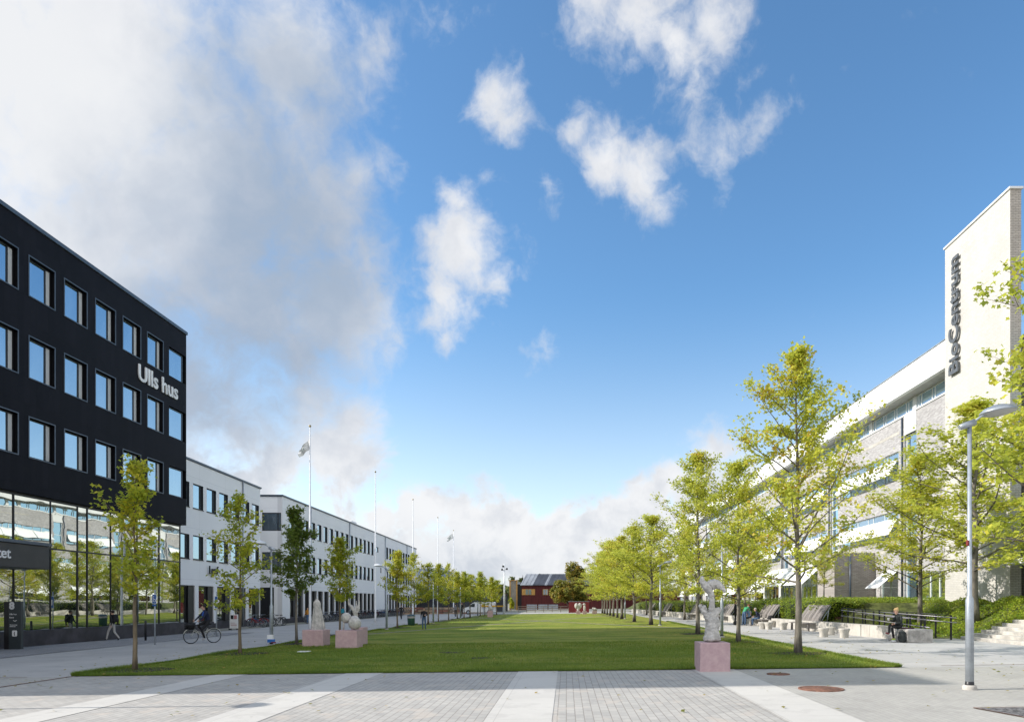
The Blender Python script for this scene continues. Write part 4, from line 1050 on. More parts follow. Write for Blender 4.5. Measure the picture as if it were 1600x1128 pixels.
# ---------------------------------------------------------------- sculptures on pink pedestals
def pedestal(px0, px1, py, h, depth, label, lean=0, group='pink stone pedestals on the lawn'):
    a = G(px0, py); c = G(px1, py); wd = (px1-px0)/kof(a); x = (a[0]+c[0])/2
    T = MB(); T.bbox((x, a[1]+depth/2, gz(x)+h/2-.05), (wd, depth, h+.1), .012)
    o = T.build('pedestal', M['pinkstone']); tag(o, label, 'pedestal', group); return Vector((x, a[1]+depth/2, gz(x)+h)), wd
def tprev(o): return o
def skin_mesh(verts, edges, radii, sub=2, disp=0., dscale=.1, seed=0):
    """a smooth continuous surface grown round connected joints"""
    me = bpy.data.meshes.new('tmp'); me.from_pydata([tuple(v) for v in verts], edges, [])
    o = bpy.data.objects.new('tmp', me); COL.objects.link(o)
    sk = o.modifiers.new('s', 'SKIN'); sk.use_smooth_shade = True; sk.branch_smoothing = .4
    if not me.skin_vertices: me.update()
    for i, r_ in enumerate(radii):
        d = me.skin_vertices[0].data[i]; d.radius = (r_, r_) if not isinstance(r_, (tuple, list)) else r_; d.use_root = (i == 0)
    sb = o.modifiers.new('b', 'SUBSURF'); sb.levels = sub; sb.render_levels = sub
    dg = bpy.context.evaluated_depsgraph_get(); nm = bpy.data.meshes.new_from_object(o.evaluated_get(dg))
    bpy.data.objects.remove(o)
    if disp:
        from mathutils import noise as mn
        for v in nm.vertices:
            p = v.co/dscale+Vector((seed, 0, 0)); d = mn.noise(p)+.5*mn.noise(p*2.3)
            v.co += v.normal*d*disp
    return nm
def put_mesh(nm, name, m, loc, label, cat, rz=0., parent=None):
    nm.materials.clear(); nm.materials.append(m); nm.name = name
    for p in nm.polygons: p.use_smooth = True
    o = bpy.data.objects.new(name, nm); COL.objects.link(o); o.location = loc; o.rotation_euler = (0, 0, rz); o.parent = parent
    if label: tag(o, label, cat)
    return o
# main one: bird-skull head on a narrow neck above a rough forked trunk (k = 64 px per metre)
c, wd = pedestal(1094.5, 1141.8, 1050, .735, .78, 'large pink stone block at the lawn corner, under the bird like sculpture')
kk = kof((0, c[1], 0))
def S(x, y, r, d=0.): return (((x-1114)/kk, d, (1001-y)/kk), r)   # from the outline in the photograph, with depth d
A_ = [S(1114,1001,.21), S(1114,994,.185), S(1113,983,.155), S(1113,970,.15), S(1114,958,.11), S(1114,947,.07), S(1114,934,.055), S(1113,926,.065), S(1108,917,.13), S(1114,912,.12,.03), S(1124,911,.09), S(1130,917,.045,-.05), S(1134,923,.022,-.08),
      S(1103,912,.10), S(1098,906,.05,.0), S(1099,899,.03,.03), S(1120,905,.05,.10),
      S(1106,962,.07), S(1100,953,.045,-.03), S(1094,943,.028,-.04), S(1102,944,.03,.08), S(1121,956,.075), S(1128,948,.06,.02), S(1125,962,.07,-.08)]
ed = [(0,1),(1,2),(2,3),(3,4),(4,5),(5,6),(6,7),(7,8),(8,9),(9,10),(10,11),(11,12),(8,13),(13,14),(14,15),(9,16),(3,17),(17,18),(18,19),(17,20),(4,21),(21,22),(3,23)]
nm = skin_mesh([a[0] for a in A_], ed, [a[1]*1.2+.008 for a in A_], 3, .030, .05, 3)
put_mesh(nm, 'sculpture', M['plaster'], c, 'rough white sculpture like a bird head on a narrow neck, on the large block', 'sculpture')
# three on the west side
c, wd = pedestal(470.9, 503.7, 1010.5, .72, .9, 'leftmost pink stone block, with the cloaked white sculpture on it')
kk = kof((0, c[1], 0)); q = MB(); n_ = 40; V = []
for i in range(13):
    t = i/12; z = t*1.33
    for j in range(n_):
        a = 2*math.pi*j/n_; fold = 1+.16*math.sin(a*7+t*1.3)+.08*math.sin(a*13)
        rr = (.225*(1-t)**.75+.05+(.03 if t > .75 else 0))*fold*(1 if t < .97 else .5)
        V.append((rr*math.cos(a)-.05*t+.02, rr*.8*math.sin(a), z+(.04*math.sin(a) if i == 12 else 0)))
q.add(V, [(i*n_+j, i*n_+(j+1) % n_, (i+1)*n_+(j+1) % n_, (i+1)*n_+j) for i in range(12) for j in range(n_)]+[tuple(12*n_+j for j in range(n_))], 0, True)
o = q.build('sculpture', M['plaster']); o.location = c+Vector((.05, 0, -.01)); tag(o, 'tall white sculpture like a draped cloak tapering to a point, on the leftmost pink block', 'sculpture')
c3, wd = pedestal(548, 566., 1007.6, .78, .8, 'pink stone block partly hidden behind the one with the white balls')
c, wd = pedestal(522.9, 556.7, 1013.2, .74, .85, 'pink stone block carrying the white ball sculpture')
kk = kof((0, c[1], 0)); q = MB()
def bx_(px): return (px-539.8)/kk
q.blob((bx_(549.5), -.1, .28), (.26, .26, .27), 4, .02, 5); q.blob((bx_(545.5), .18, .34), (.24, .24, .25), 4, .02, 5, 3); q.blob((bx_(534.5), .05, .50), (.21, .21, .22), 4, .02, 5, 7)
q.tube([(bx_(530.5), .02, 0), (bx_(530.8), .02, .36)], [.035, .04], 8)
o = q.build('sculpture', M['plaster']); o.location = c; tag(o, 'white sculpture of three balls, one raised on a thin foot, on a pink block', 'sculpture')
kk = kof((0, c3[1], 0))
def S3(x, y, r, d=0.): return (((x-553.5)/kk, d, (982-y)/kk), r)
A_ = [S3(552,982,.09), S3(552,974,.08), S3(551.5,966,.10), S3(550.5,958,.13), S3(546,950,.09,-.05), S3(541.5,946.5,.06,-.08), S3(541.2,937,.018,-.1), S3(555,953,.09), S3(556,945,.04,.03), S3(555.5,928,.014,.05), S3(551,948,.04,.1), S3(551,940,.014,.12), S3(557.5,953,.03,-.06)]
ed = [(0,1),(1,2),(2,3),(3,4),(4,5),(5,6),(3,7),(7,8),(8,9),(3,10),(10,11),(7,12)]
nm = skin_mesh([a[0] for a in A_], ed, [a[1] for a in A_], 3, .012, .08, 9)
put_mesh(nm, 'sculpture', M['plaster'], c3+Vector((-.1, 0, -.02)), 'white branching sculpture with thin upright spikes, behind the white balls', 'sculpture')
# far ones
c, wd = pedestal(761.3, 769.3, 964.2, .82, .7, 'small distant pink block near the far west corner of the lawn')
q = MB(); q.blob((0, 0, .28), (.26, .24, .36), 3, .25, 2, 4); q.blob((-.1, .05, .55), (.1, .1, .14), 3, .2, 2, 5); o = q.build('sculpture', M['plaster']); o.location = c; tag(o, 'small white lump sculpture in front of the yellow barrier, far away', 'sculpture')
for px0, px1, py, pt, lab, kind in ((900.2, 906.8, 959.6, 954.2, 'heart shaped', 0), (910.3, 916.8, 959.6, 954.2, 'slim upright', 1), (925.6, 933, 959.4, 954.2, 'low crouching', 2)):
    a = G(px0, py); h = (py-pt)/kof(a)
    c, wd = pedestal(px0, px1, py, h, .6, 'distant pink block under the %s white sculpture by the red wall' % lab)
    q = MB()
    if kind == 0:
        q.blob((-.24, 0, .72), (.28, .22, .40), 3, .2, 2, 1); q.blob((.24, 0, .72), (.28, .22, .40), 3, .2, 2, 2); q.blob((0, 0, .32), (.22, .2, .36), 3, .1, 2, 3)
    elif kind == 1:
        q.blob((0, 0, .42), (.17, .16, .46), 3, .3, 2, 1); q.blob((-.06, 0, .92), (.20, .15, .16), 3, .3, 2, 5)
    else:
        q.blob((.02, 0, .2), (.34, .25, .24), 3, .4, 2, 1); q.blob((-.2, 0, .32), (.16, .15, .18), 3, .2, 2, 5)
    o = q.build('sculpture', M['plaster']); o.location = c; tag(o, '%s white sculpture on a pink block near the red wall' % lab, 'sculpture')
o = MB().box(-12.15, -11.75, 27, 27.35, gz(-12)+.02, gz(-12)+.05).build('litter', M['whitemetal']); o.location = G(474, 1019)-Vector((-11.95, 27.1, gz(-12)))+Vector((0, 0, 0)); tag(o, 'flat white scrap of paper lying on the grass before the leftmost pedestal', 'litter')

# ---------------------------------------------------------------- covers in the paving
def cover(px, py, rx, lab, m):
    p = G(px, py); q = MB(); q.lathe([(0, .020), (rx*.8, .020), (rx*.82, .014), (rx*.9, .014), (rx*.92, .022), (rx, .022), (rx, .0)], n=32)
    o = q.build('manhole_cover', m); o.location = p; tag(o, lab, 'manhole cover', 'round iron covers in the paving')
cover(1283, 1076.5, .44, 'large rusty round iron cover on the sunlit paving', M['rust']); cover(1216, 1053.2, .27, 'smaller dark round cover in the shaded paving by the lawn', M['rust'])

# ---------------------------------------------------------------- stools and loungers
def make_stool():
    q = MB(); pr = [(.17, 0), (.165, .1), (.165, .2), (.20, .32), (.225, .40), (.215, .43)]; n_ = 20; V = []
    for r_, z in pr:
        for j in range(n_):
            a = 2*math.pi*j/n_; c_, s_ = math.cos(a), math.sin(a); p = 4.
            d = (abs(c_)**p+abs(s_)**p)**(-1/p); V.append((r_*d*c_*1.05, r_*d*s_, z))
    q.add(V, [(i*n_+j, i*n_+(j+1) % n_, (i+1)*n_+(j+1) % n_, (i+1)*n_+j) for i in range(len(pr)-1) for j in range(n_)]+[tuple((len(pr)-1)*n_+j for j in range(n_))], 0, True)
    return q.build('stool', M['concrete'])
st = None
for px, py, lab in ((1287, 995, 'pale concrete stool, front left one of the near group'), (1298, 992, 'pale concrete stool half hidden between its two neighbours'), (1319, 996, 'pale concrete stool nearest the seated woman'),
                    (1191, 982.5, 'leftmost pale concrete stool beside the seated group'), (1201, 983, 'pale concrete stool in the middle of the farther three'), (1207, 979.5, 'pale concrete stool tucked behind the farther three, close to the wall'), (1224, 983.5, 'pale concrete stool between the two groups')):
    p = G(px, py)
    if st is None: st = make_stool(); o = st
    else: o = st.copy(); COL.objects.link(o)
    o.location = p; o.rotation_euler = (0, 0, random.uniform(-.5, .5)); o.scale = (1.0, 1.0, 1.0); tag(o, lab, 'stool', 'moulded concrete stools along the low wall')
def make_lounger():
    T = thing('lounger', 'x', 'bench', group='weathered wooden loungers on the low wall')
    n_ = 22; q = MB()
    for i in range(n_):
        y = -1.45+2.9*(i+.5)/n_; w_ = 2.9/n_*.42; dz = .02*math.sin(i*1.3)
        pts = [(.02, 0), (.10, .30+dz), (.34, .66+dz), (.62, 1.02+dz)]
        for (xa, za), (xb, zb) in zip(pts, pts[1:]):
            q.add([(xa, y-w_, za), (xa, y+w_, za), (xb, y+w_, zb), (xb, y-w_, zb), (xa+.05, y-w_, za-.03), (xa+.05, y+w_, za-.03), (xb+.05, y+w_, zb-.03), (xb+.05, y-w_, zb-.03)], [(0,1,2,3),(7,6,5,4),(0,3,7,4),(1,5,6,2),(2,6,7,3)])
    q.build('backrest', M['wood'], T, world=False)
    q = MB()
    for i in range(7): q.box(-.62+.1*i, -.54+.1*i, -1.45, 1.45, -.02, .025)
    q.box(-.55, -.45, -1.3, -1.2, -.5, -.02); q.box(-.55, -.45, 1.2, 1.3, -.5, -.02)
    q.build('seat', M['wood'], T, world=False)
    q = MB()
    for y in (-1.38, 1.38): q.tube([(.1, y, 0), (.72, y, .95)], .03, 6); q.tube([(.5, y, 0), (.6, y, .8)], .03, 6)
    q.build('frame', M['steel'], T, world=False)
    return T
lg = None
for y, lab in ((40.6, 'weathered wooden lounger with a leaning slatted back, nearest the ramp railing'), (48.6, 'wooden lounger on which the group of people sits'), (58.5, 'third wooden lounger, just right of the tall bird like sculpture'), (69, 'wooden lounger left of the tall bird like sculpture'), (83, 'small distant wooden lounger beside the lamp post'), (94, 'farthest wooden lounger along the wall')):
    p = Vector((wallx(y)+.12, y, .60)); rz = math.atan2(.05, 1)
    if lg is None: lg = make_lounger(); lg.location = p; lg.rotation_euler = (0, 0, rz); lg['label'] = lab
    else: dup(lg, p, rz, lab)

# ---------------------------------------------------------------- people
PM = {}
def pm(name, col, r_=.8):
    if name not in PM: PM[name] = mat('cloth_'+name, col, r_, .1, 8)
    return PM[name]
SKIN = (.55, .33, .24)
BASE = dict(pelvis=(0,0,.94), belly=(.0,0,1.08), chest=(0,0,1.28), neck=(0,0,1.46), jaw=(.02,0,1.55), head=(.015,0,1.63), crown=(.0,0,1.71),
    shL=(0,.17,1.40), elL=(-.03,.22,1.13), wrL=(.04,.23,.90), haL=(.06,.23,.83), shR=(0,-.17,1.40), elR=(-.03,-.22,1.13), wrR=(.04,-.23,.90), haR=(.06,-.23,.83),
    hiL=(0,.09,.90), knL=(.02,.10,.50), anL=(-.02,.10,.09), toL=(.14,.11,.035), hiR=(0,-.09,.90), knR=(.02,-.10,.50), anR=(-.02,-.10,.09), toR=(.14,-.11,.035))
RAD = dict(pelvis=.125, belly=.115, chest=.135, neck=.055, jaw=.072, head=.088, crown=.06, sh=.062, el=.046, wr=.032, ha=.03, hi=.088, kn=.06, an=.042, to=.034)
CH = [('pelvis','belly','T'),('belly','chest','T'),('chest','neck','T'),('neck','jaw','S'),('jaw','head','S'),('head','crown','S')]
for s_ in 'LR': CH += [('chest','sh'+s_,'T'),('sh'+s_,'el'+s_,'T'),('el'+s_,'wr'+s_,'A'),('wr'+s_,'ha'+s_,'S'),('pelvis','hi'+s_,'P'),('hi'+s_,'kn'+s_,'P'),('kn'+s_,'an'+s_,'P'),('an'+s_,'to'+s_,'F')]
def person(label, loc, rz, pose, top, legs, shoes, hair, scale=1., long_hair=False, forearm=None, fat=1.0, cat='person'):
    J = dict(BASE); J.update({k: v for k, v in pose.items() if k not in ('face', 'bun')}); names = list(J.keys()); ix = {n: i for i, n in enumerate(names)}
    edges = [(ix[a], ix[b_]) for a, b_, _ in CH]
    rad = []
    for n in names:
        key = n if n in RAD else n[:2]; f_ = fat if key in ('pelvis','belly','chest','sh','el','hi','kn') else 1
        rad.append(RAD[key]*f_)
    nm = skin_mesh([J[n] for n in names], edges, rad, 2)
    mats = [top, legs, pm('skin', SKIN, .55), shoes, forearm or top]
    nm.materials.clear()
    mm = MB(); mm.v = [tuple(v.co) for v in nm.vertices]; mm.f = [tuple(p.vertices) for p in nm.polygons]
    segs = [(Vector(J[a]), Vector(J[b_]), t) for a, b_, t in CH]; code = {'T': 0, 'P': 1, 'S': 2, 'F': 3, 'A': 4}
    for p in nm.polygons:
        c_ = p.center; best = None
        for a, b_, t in segs:
            ab = b_-a; u = max(0, min(1, (c_-a).dot(ab)/max(1e-6, ab.length_squared))); d = (c_-(a+ab*u)).length
            if t == 'S': d += .012
            if best is None or d < best[0]: best = (d, t)
        mm.m.append(code[best[1]]); mm.sm.append(True)
    bpy.data.meshes.remove(nm)
    H = Vector(J['head']); 
    F = pose.get('face', None); F = Vector(F).normalized() if F else Vector((1, 0, -.05)).normalized()
    side = F.cross(Vector((0, 0, 1))).normalized(); up = side.cross(F)
    mm.tube([H+F*.075+up*.02, H+F*.105-up*.02, H+F*.085-up*.032], [.010, .017, .013], 6, 2)                       # nose
    mm.tube([H+F*.078-up*.058+side*.025, H+F*.088-up*.058, H+F*.078-up*.058-side*.025], [.004, .008, .004], 5, 5)  # mouth
    for sg in (-1, 1):
        mm.blob(H+F*.078+side*.032*sg+up*.012, (.010, .010, .008), 1, mi=6); mm.blob(H+side*.086*sg-up*.005, (.018, .012, .03), 1, mi=2)  # eyes, ears
        s_ = 'L' if sg > 0 else 'R'
        wv, hv, ev = Vector(J['wr'+s_]), Vector(J['ha'+s_]), Vector(J['el'+s_]); dv = (hv-wv).normalized(); sd_ = dv.cross(Vector((0, 1, .2))).normalized(); nn = dv.cross(sd_)
        curl = Vector((0, 0, 0))
        for k, L_ in enumerate((.070, .080, .074, .058)):   # fingers bend at the knuckles
            o_ = sd_*(.026-.0175*k); b0 = hv+dv*.012+o_
            mm.tube([b0, b0+dv*L_*.45+nn*.006*sg, b0+dv*L_*.72+nn*.022*sg, b0+dv*L_*.85+nn*.042*sg], [.0095, .009, .008, .006], 5, 2)
        b0 = wv*.45+hv*.55+sd_*.028; mm.tube([b0, b0+sd_*.028+dv*.025, b0+sd_*.032+dv*.058+nn*.012*sg], [.011, .010, .008], 5, 2)
    T = mm.build('person', mats+[pm('lip', (.3, .1, .08)), pm('eye', (.03, .02, .02), .3)], None, world=False)
    T.location = loc; T.rotation_euler = (0, 0, rz); T.scale = (scale,)*3; tag(T, label, cat)
    h_ = MB(); h_.blob(H-F*.018+up*.022, (.098, .094, .096), 3, .10, 6, 2)
    hb = MB()
    for v in h_.v: hb.v.append(v)
    keep = [i for i, f_ in enumerate(h_.f) if not (sum(((Vector(h_.v[k])-H).dot(F)) for k in f_)/3 > .035 and sum(((Vector(h_.v[k])-H).dot(up)) for k in f_)/3 < .05) and sum(((Vector(h_.v[k])-H).dot(up)) for k in f_)/3 > -.05]
    hb.f = [h_.f[i] for i in keep]; hb.m = [0]*len(keep); hb.sm = [True]*len(keep)
    if long_hair: hb.tube([H-F*.06+up*.02, H-F*.085-up*.08, H-F*.075-up*.2], [.07, .075, .03], 9)
    if pose.get('bun'): hb.blob(H-F*.09+up*.07, (.05, .05, .05), 2, .2, 6)
    ho = hb.build('hair', hair, T, world=False)
    return T
def walk(ph=.28, lean=.04):
    return dict(knL=(.20, .10, .52), anL=(.30, .10, .10), toL=(.46, .11, .07), knR=(-.02, -.10, .50), anR=(-.34, -.10, .15), toR=(-.22, -.11, .04),
                elL=(-.14, .22, 1.15), wrL=(-.10, .23, .92), haL=(-.08, .23, .85), elR=(.06, -.22, 1.14), wrR=(.22, -.2, .98), haR=(.28, -.2, .94),
                chest=(lean, 0, 1.28), neck=(lean*1.2, 0, 1.46))
black = pm('black', (.012, .012, .014)); navy = pm('navy', (.015, .02, .05)); jeans = pm('jeans', (.06, .11, .20)); beige = pm('beige', (.42, .40, .38)); dgrey = pm('dark_grey', (.03, .035, .035))
h_dark = pm('dark_hair', (.02, .014, .01)); h_blond = pm('blond_hair', (.60, .40, .18)); h_red = pm('auburn_hair', (.18, .06, .03)); h_grey = pm('grey_hair', (.3, .28, .26))
wshoe = pm('white_shoes', (.5, .5, .5)); green_t = pm('green_shirt', (.05, .30, .14)); teal = pm('teal', (.02, .25, .32)); lblue = pm('light_blue', (.2, .32, .5)); pinkc = pm('pink', (.45, .2, .2)); orange = pm('orange', (.5, .22, .03)); greyc = pm('grey', (.2, .2, .22)); shoe_b = pm('dark_shoes', (.05, .05, .06))
def bag(parent_label, loc, sz, m, rz=0.):
    q = MB(); q.bbox((0, 0, sz[2]/2), sz, min(sz)*.28); q.bbox((-sz[0]*.55, 0, sz[2]*.33), (sz[0]*.35, sz[1]*.75, sz[2]*.45), .03)
    q.tube([(sz[0]*.5, -.08, sz[2]*.15), (sz[0]*.62, -.09, sz[2]*.5), (sz[0]*.45, -.08, sz[2]*.92)], .014, 5); q.tube([(sz[0]*.5, .08, sz[2]*.15), (sz[0]*.62, .09, sz[2]*.5), (sz[0]*.45, .08, sz[2]*.92)], .014, 5)
    q.tube([(0, -.03, sz[2]*.97), (0, 0, sz[2]*1.1), (0, .03, sz[2]*.97)], .01, 5)
    o = q.build('backpack', m, None, world=False); o.location = loc; o.rotation_euler = (0, 0, rz); tag(o, parent_label, 'bag'); return o
p = Vector((-24.15, 1100*24.15/709, gz(-24.15)))
person('person in dark jacket and light trousers striding past the glass front of the black building', p, R(180-8), walk(), black, beige, shoe_b, h_dark, .93)
bag('black backpack on the back of the walker in light trousers', p+Vector((.15, 0, .98)), (.16, .28, .42), black, R(172))
# standing man at the lawn path
p = G(662.5, 983)
person('person in a black jacket and jeans standing on the lawn edge near the green bin', p, R(-80), dict(elL=(.03, .24, 1.14), wrL=(.2, .14, 1.1), haL=(.27, .1, 1.12), anL=(.06, .12, .09), toL=(.2, .14, .035)), black, jeans, shoe_b, h_dark, .88, fat=1.12)
p = G(480.8, 974.5); person('person with an orange top walking behind the cloaked sculpture', p, R(-100), walk(), orange, jeans, shoe_b, h_dark, .9)
p = G(496.5, 978.); person('person with long dark hair in a pink scarf and black coat beside the bicycle racks', p, R(-70), walk(), pinkc, black, shoe_b, h_dark, .93, True, forearm=black)
p = G(535.5, 969.5); person('person in a teal jacket among the parked bicycles', p, R(-30), dict(), teal, dgrey, shoe_b, h_dark, .92, fat=1.2)
p = G(627, 967.5); person('person all in dark clothes walking before the long white building', p, R(-90), walk(), black, black, shoe_b, h_dark, .95)
p = G(711.8, 963.8); person('small distant person in a grey top on the west path', p, R(-90), walk(), greyc, black, shoe_b, h_dark, .95)
p = G(721.6, 963.3); person('small distant person with brown hair and black coat on the west path', p, R(-90), walk(), black, black, shoe_b, h_red, 1.05)

# group on the second lounger
SIT = dict(pelvis=(0,0,.52), belly=(.0,0,.66), chest=(.04,0,.86), neck=(.07,0,1.04), jaw=(.11,0,1.13), head=(.105,0,1.21), crown=(.09,0,1.29),
    shL=(.04,.17,.98), elL=(.10,.22,.72), wrL=(.32,.16,.66), haL=(.39,.14,.64), shR=(.04,-.17,.98), elR=(.10,-.22,.72), wrR=(.32,-.16,.66), haR=(.39,-.14,.64),
    hiL=(.03,.10,.52), knL=(.44,.12,.52), anL=(.44,.12,.10), toL=(.60,.12,.04), hiR=(.03,-.10,.52), knR=(.44,-.12,.52), anR=(.46,-.12,.10), toR=(.62,-.12,.04))
def sit(**k): d = dict(SIT); d.update(k); return d
SX = {1170: 50.9, 1190: 47.9}
p = Vector((wallx(50.3)-.35, 50.3, gz(13))); person('person in a light blue shirt sitting at the far end of the wooden lounger', p, R(205), sit(), lblue, black, shoe_b, h_red, 1.0, True)
p = Vector((wallx(48.2)-.32, 48.2, gz(13))); person('person in a navy sweater leaning forward on the wooden lounger, nearest the stools', p, R(150), sit(chest=(.14,0,.84), neck=(.22,0,1.0), jaw=(.28,0,1.07), head=(.28,0,1.15), crown=(.27,0,1.23), shL=(.16,.17,.95), shR=(.16,-.17,.95)), navy, jeans, shoe_b, h_grey, 1.0)
p = Vector((wallx(49.6)-1.05, 49.2, gz(12.4)));
person('person in a green t-shirt and jeans bending over the seated group', p, R(35), dict(belly=(.06,0,1.05), chest=(.24,0,1.20), neck=(.38,0,1.30), jaw=(.46,0,1.34), head=(.50,0,1.39), crown=(.52,0,1.45), shL=(.26,.17,1.27), shR=(.26,-.17,1.27), elL=(.34,.22,1.02), wrL=(.45,.18,.84), haL=(.5,.17,.78), elR=(.34,-.22,1.02), wrR=(.45,-.18,.84), haR=(.5,-.17,.78), face=(.8, 0, -.5)), green_t, jeans, wshoe, h_red, 1.0, forearm=pm('skin', SKIN))
p = G(1161.2, 975.8); person('person dressed in black standing beside the seated group, partly behind a trunk', p+Vector((0, 2.4, 0)), R(-20), dict(elR=(.0,-.24,1.14), wrR=(.2,-.2,1.05), haR=(.27,-.18,1.06)), black, black, shoe_b, h_dark, 1.0)
bag('dark bag lying on the wooden lounger beside the seated group', Vector((wallx(46.9)+.05, 46.9, .62)), (.3, .4, .28), black, .4)
bag('dark bag on the paving at the feet of the seated group', Vector((wallx(50)-1.2, 50.6, gz(12))), (.3, .5, .3), black, 1.)
# woman on the stone block
p = Vector((13.85, 29.2, .155))
wom = person('blond person in a dark jacket sitting on the stone block holding a cup', p, R(180+8), sit(pelvis=(0,0,.60), belly=(.01,0,.74), chest=(.06,0,.95), neck=(.13,0,1.13), jaw=(.19,0,1.20), head=(.195,0,1.28), crown=(.19,0,1.36),
    shL=(.07,.17,1.07), elL=(.10,.22,.80), wrL=(.30,.12,.74), haL=(.37,.10,.73), shR=(.07,-.17,1.07), elR=(.16,-.20,.84), wrR=(.40,-.10,.88), haR=(.47,-.08,.90),
    hiL=(.03,.10,.60), knL=(.42,.08,.60), anL=(.34,.07,.14), toL=(.50,.07,.05), hiR=(.03,-.09,.62), knR=(.46,-.03,.70), anR=(.58,.10,.33), toR=(.74,.12,.38), face=(1, 0, -.35), bun=1), dgrey, black, pm('dull_red_shoes', (.25, .07, .07)), h_blond, 1.0)
q = MB(); q.lathe([(.0, 0), (.03, 0), (.042, .11), (.045, .115), (.04, .115)], n=14); o = q.build('paper_cup', M['whitemetal'], None, world=False); a = R(188); o.location = p+Vector((.52*math.cos(a)+.08*math.sin(a), .52*math.sin(a), .87)); tag(o, 'white paper cup held by the blond seated woman', 'cup')
bag('dark grey backpack standing on the paving against the stone block', Vector((13.62, 28.55, .15)), (.24, .34, .48), dgrey, R(150))
q = MB(); q.bbox((13.28, 28.6, .20), (.2, .16, .1), .03, 0); q.blob((13.3, 28.62, .27), (.09, .07, .05), 2, .3, 4, mi=1); o = q.build('shopping_bag', [wshoe, pm('lime', (.4, .5, .1))]); tag(o, 'small crumpled white and lime bag by the feet of the blond woman', 'bag')
q = MB(); q.bbox((14.05, 29.0, .155+.56), (.45, .3, .06), .02); o = q.build('folded_coat', pm('wine', (.06, .02, .025))); tag(o, 'dark wine red folded coat lying on the stone block behind the seated woman', 'coat')

# ---------------------------------------------------------------- bicycles
def make_bike(fc, label, group, basket=False):
    T = thing('bicycle', label, 'bicycle', group=group)
    for x in (-.53, .53):
        q = MB(); q.torus((x, 0, .35), .335, .019, n=26, m=6); wo = q.build('wheel', M['tyre'], T, world=False)
        q = MB(); q.torus((x, 0, .35), .308, .008, n=26, m=4)
        for k in range(12): a = math.pi*k/6; q.tube([(x, .015*(-1)**k, .35), (x+.305*math.cos(a), 0, .35+.305*math.sin(a))], .0022, 3, caps=False)
        q.tube([(x, -.04, .35), (x, .04, .35)], .02, 8); q.build('rim', M['steel'], wo, world=False)
    q = MB(); bb = (-.08, 0, .30); st_ = (-.24, 0, .72); hd = (.36, 0, .80); hb = (.40, 0, .62)
    q.tube([bb, st_], .017, 7); q.tube([bb, hb], .019, 7); q.tube([(-.2, 0, .6), (.0, 0, .52), hb], .015, 7)
    q.tube([hd, hb, (.45, 0, .5)], .019, 7)
    for s_ in (-.055, .055): q.tube([(.44, s_, .52), (.53, s_, .35)], .010, 5); q.tube([bb, (-.53, s_, .35)], .009, 5); q.tube([st_, (-.53, s_, .35)], .008, 5)
    q.build('frame', fc, T, world=False)
    q = MB(); q.tube([st_, (-.27, 0, .88)], .012, 6); q.bbox((-.28, 0, .92), (.25, .15, .06), .02); q.build('saddle', M['tyre'], T, world=False)
    q = MB(); q.tube([hd, (.34, 0, .98)], .013, 6); q.tube([(.16, .27, 1.02), (.30, .22, 1.0), (.35, 0, .98), (.30, -.22, 1.0), (.16, -.27, 1.02)], .012, 6); q.build('handlebar', M['steel'], T, world=False)
    for x in (-.53, .53):
        q = MB(); 
        pts = [(x+.365*math.cos(a), 0, .35+.365*math.sin(a)) for a in np.linspace(R(20), R(170), 9)]
        q.tube(pts, .022, 5); q.build('mudguard', fc, T, world=False)
    q = MB(); q.tube([(-.08, -.05, .3), (-.08, .05, .3)], .07, 12); q.tube([(-.08, .06, .3), (-.02, .09, .15)], .009, 5); q.box(-.06, .03, .08, .16, .135, .155); q.tube([(-.08, -.06, .3), (-.14, -.09, .45)], .009, 5); q.box(-.18, -.09, -.16, -.08, .44, .46); q.build('crank', M['steel'], T, world=False)
    q = MB(); q.box(-.74, -.36, -.06, .06, .74, .755); q.tube([(-.7, 0, .74), (-.55, 0, .4)], .008, 4); q.build('carrier', M['blackmetal'], T, world=False)
    if basket:
        q = MB(); n_ = 5
        def wall_(a, b_, c_, d_): q.quad(a, b_, c_, d_)
        x0, x1, y0_, y1_, z0, z1 = .42, .74, -.22, .22, .70, .98
        for i in range(9): 
            t = i/8; x = x0+(x1-x0)*t; y = y0_+(y1_-y0_)*t
            for yy in (y0_, y1_): q.tube([(x, yy*.8, z0), (x, yy, z1)], .008, 4)
            for xx in (x0, x1): q.tube([(xx, y*.8, z0), (xx, y, z1)], .008, 4)
        for z, s_ in ((z0, .8), (.79, .87), (.88, .93), (z1, 1.)): q.tube([(x0, y0_*s_, z), (x1, y0_*s_, z), (x1, y1_*s_, z), (x0, y1_*s_, z), (x0, y0_*s_, z)], .010, 4)
        q.box(x0, x1, y0_*.8, y1_*.8, z0, z0+.01); q.box(x0+.03, x1-.03, y0_*.7, y1_*.7, z0+.02, z1-.06); q.build('basket', M['blackmetal'], T, world=False)
    return T
M['tyre'] = mat('black_rubber', (.012, .012, .012), .7, .1, 5)
gR = 'bicycles parked in the racks along the white buildings'
proto_b = [(make_bike(mat('bike_black', (.012, .012, .014), .3), 'black bicycle standing in the racks along the white buildings', gR), 'black'),
           (make_bike(mat('bike_red', (.25, .02, .03), .35), 'red bicycle standing in the racks along the white buildings', gR), 'red'),
           (make_bike(mat('bike_white', (.55, .57, .58), .3), 'white bicycle standing in the racks along the white buildings', gR), 'white'),
           (make_bike(mat('bike_blue', (.04, .12, .30), .35), 'blue bicycle standing in the racks along the white buildings', gR), 'blue')]
rs = random.Random(9); usedb = set()
ys_ = [57.5, 58.2, 58.8, 59.5, 60.3, 61.1, 62.0] + [71+.68*i+rs.uniform(-.15, .15) for i in range(62)]
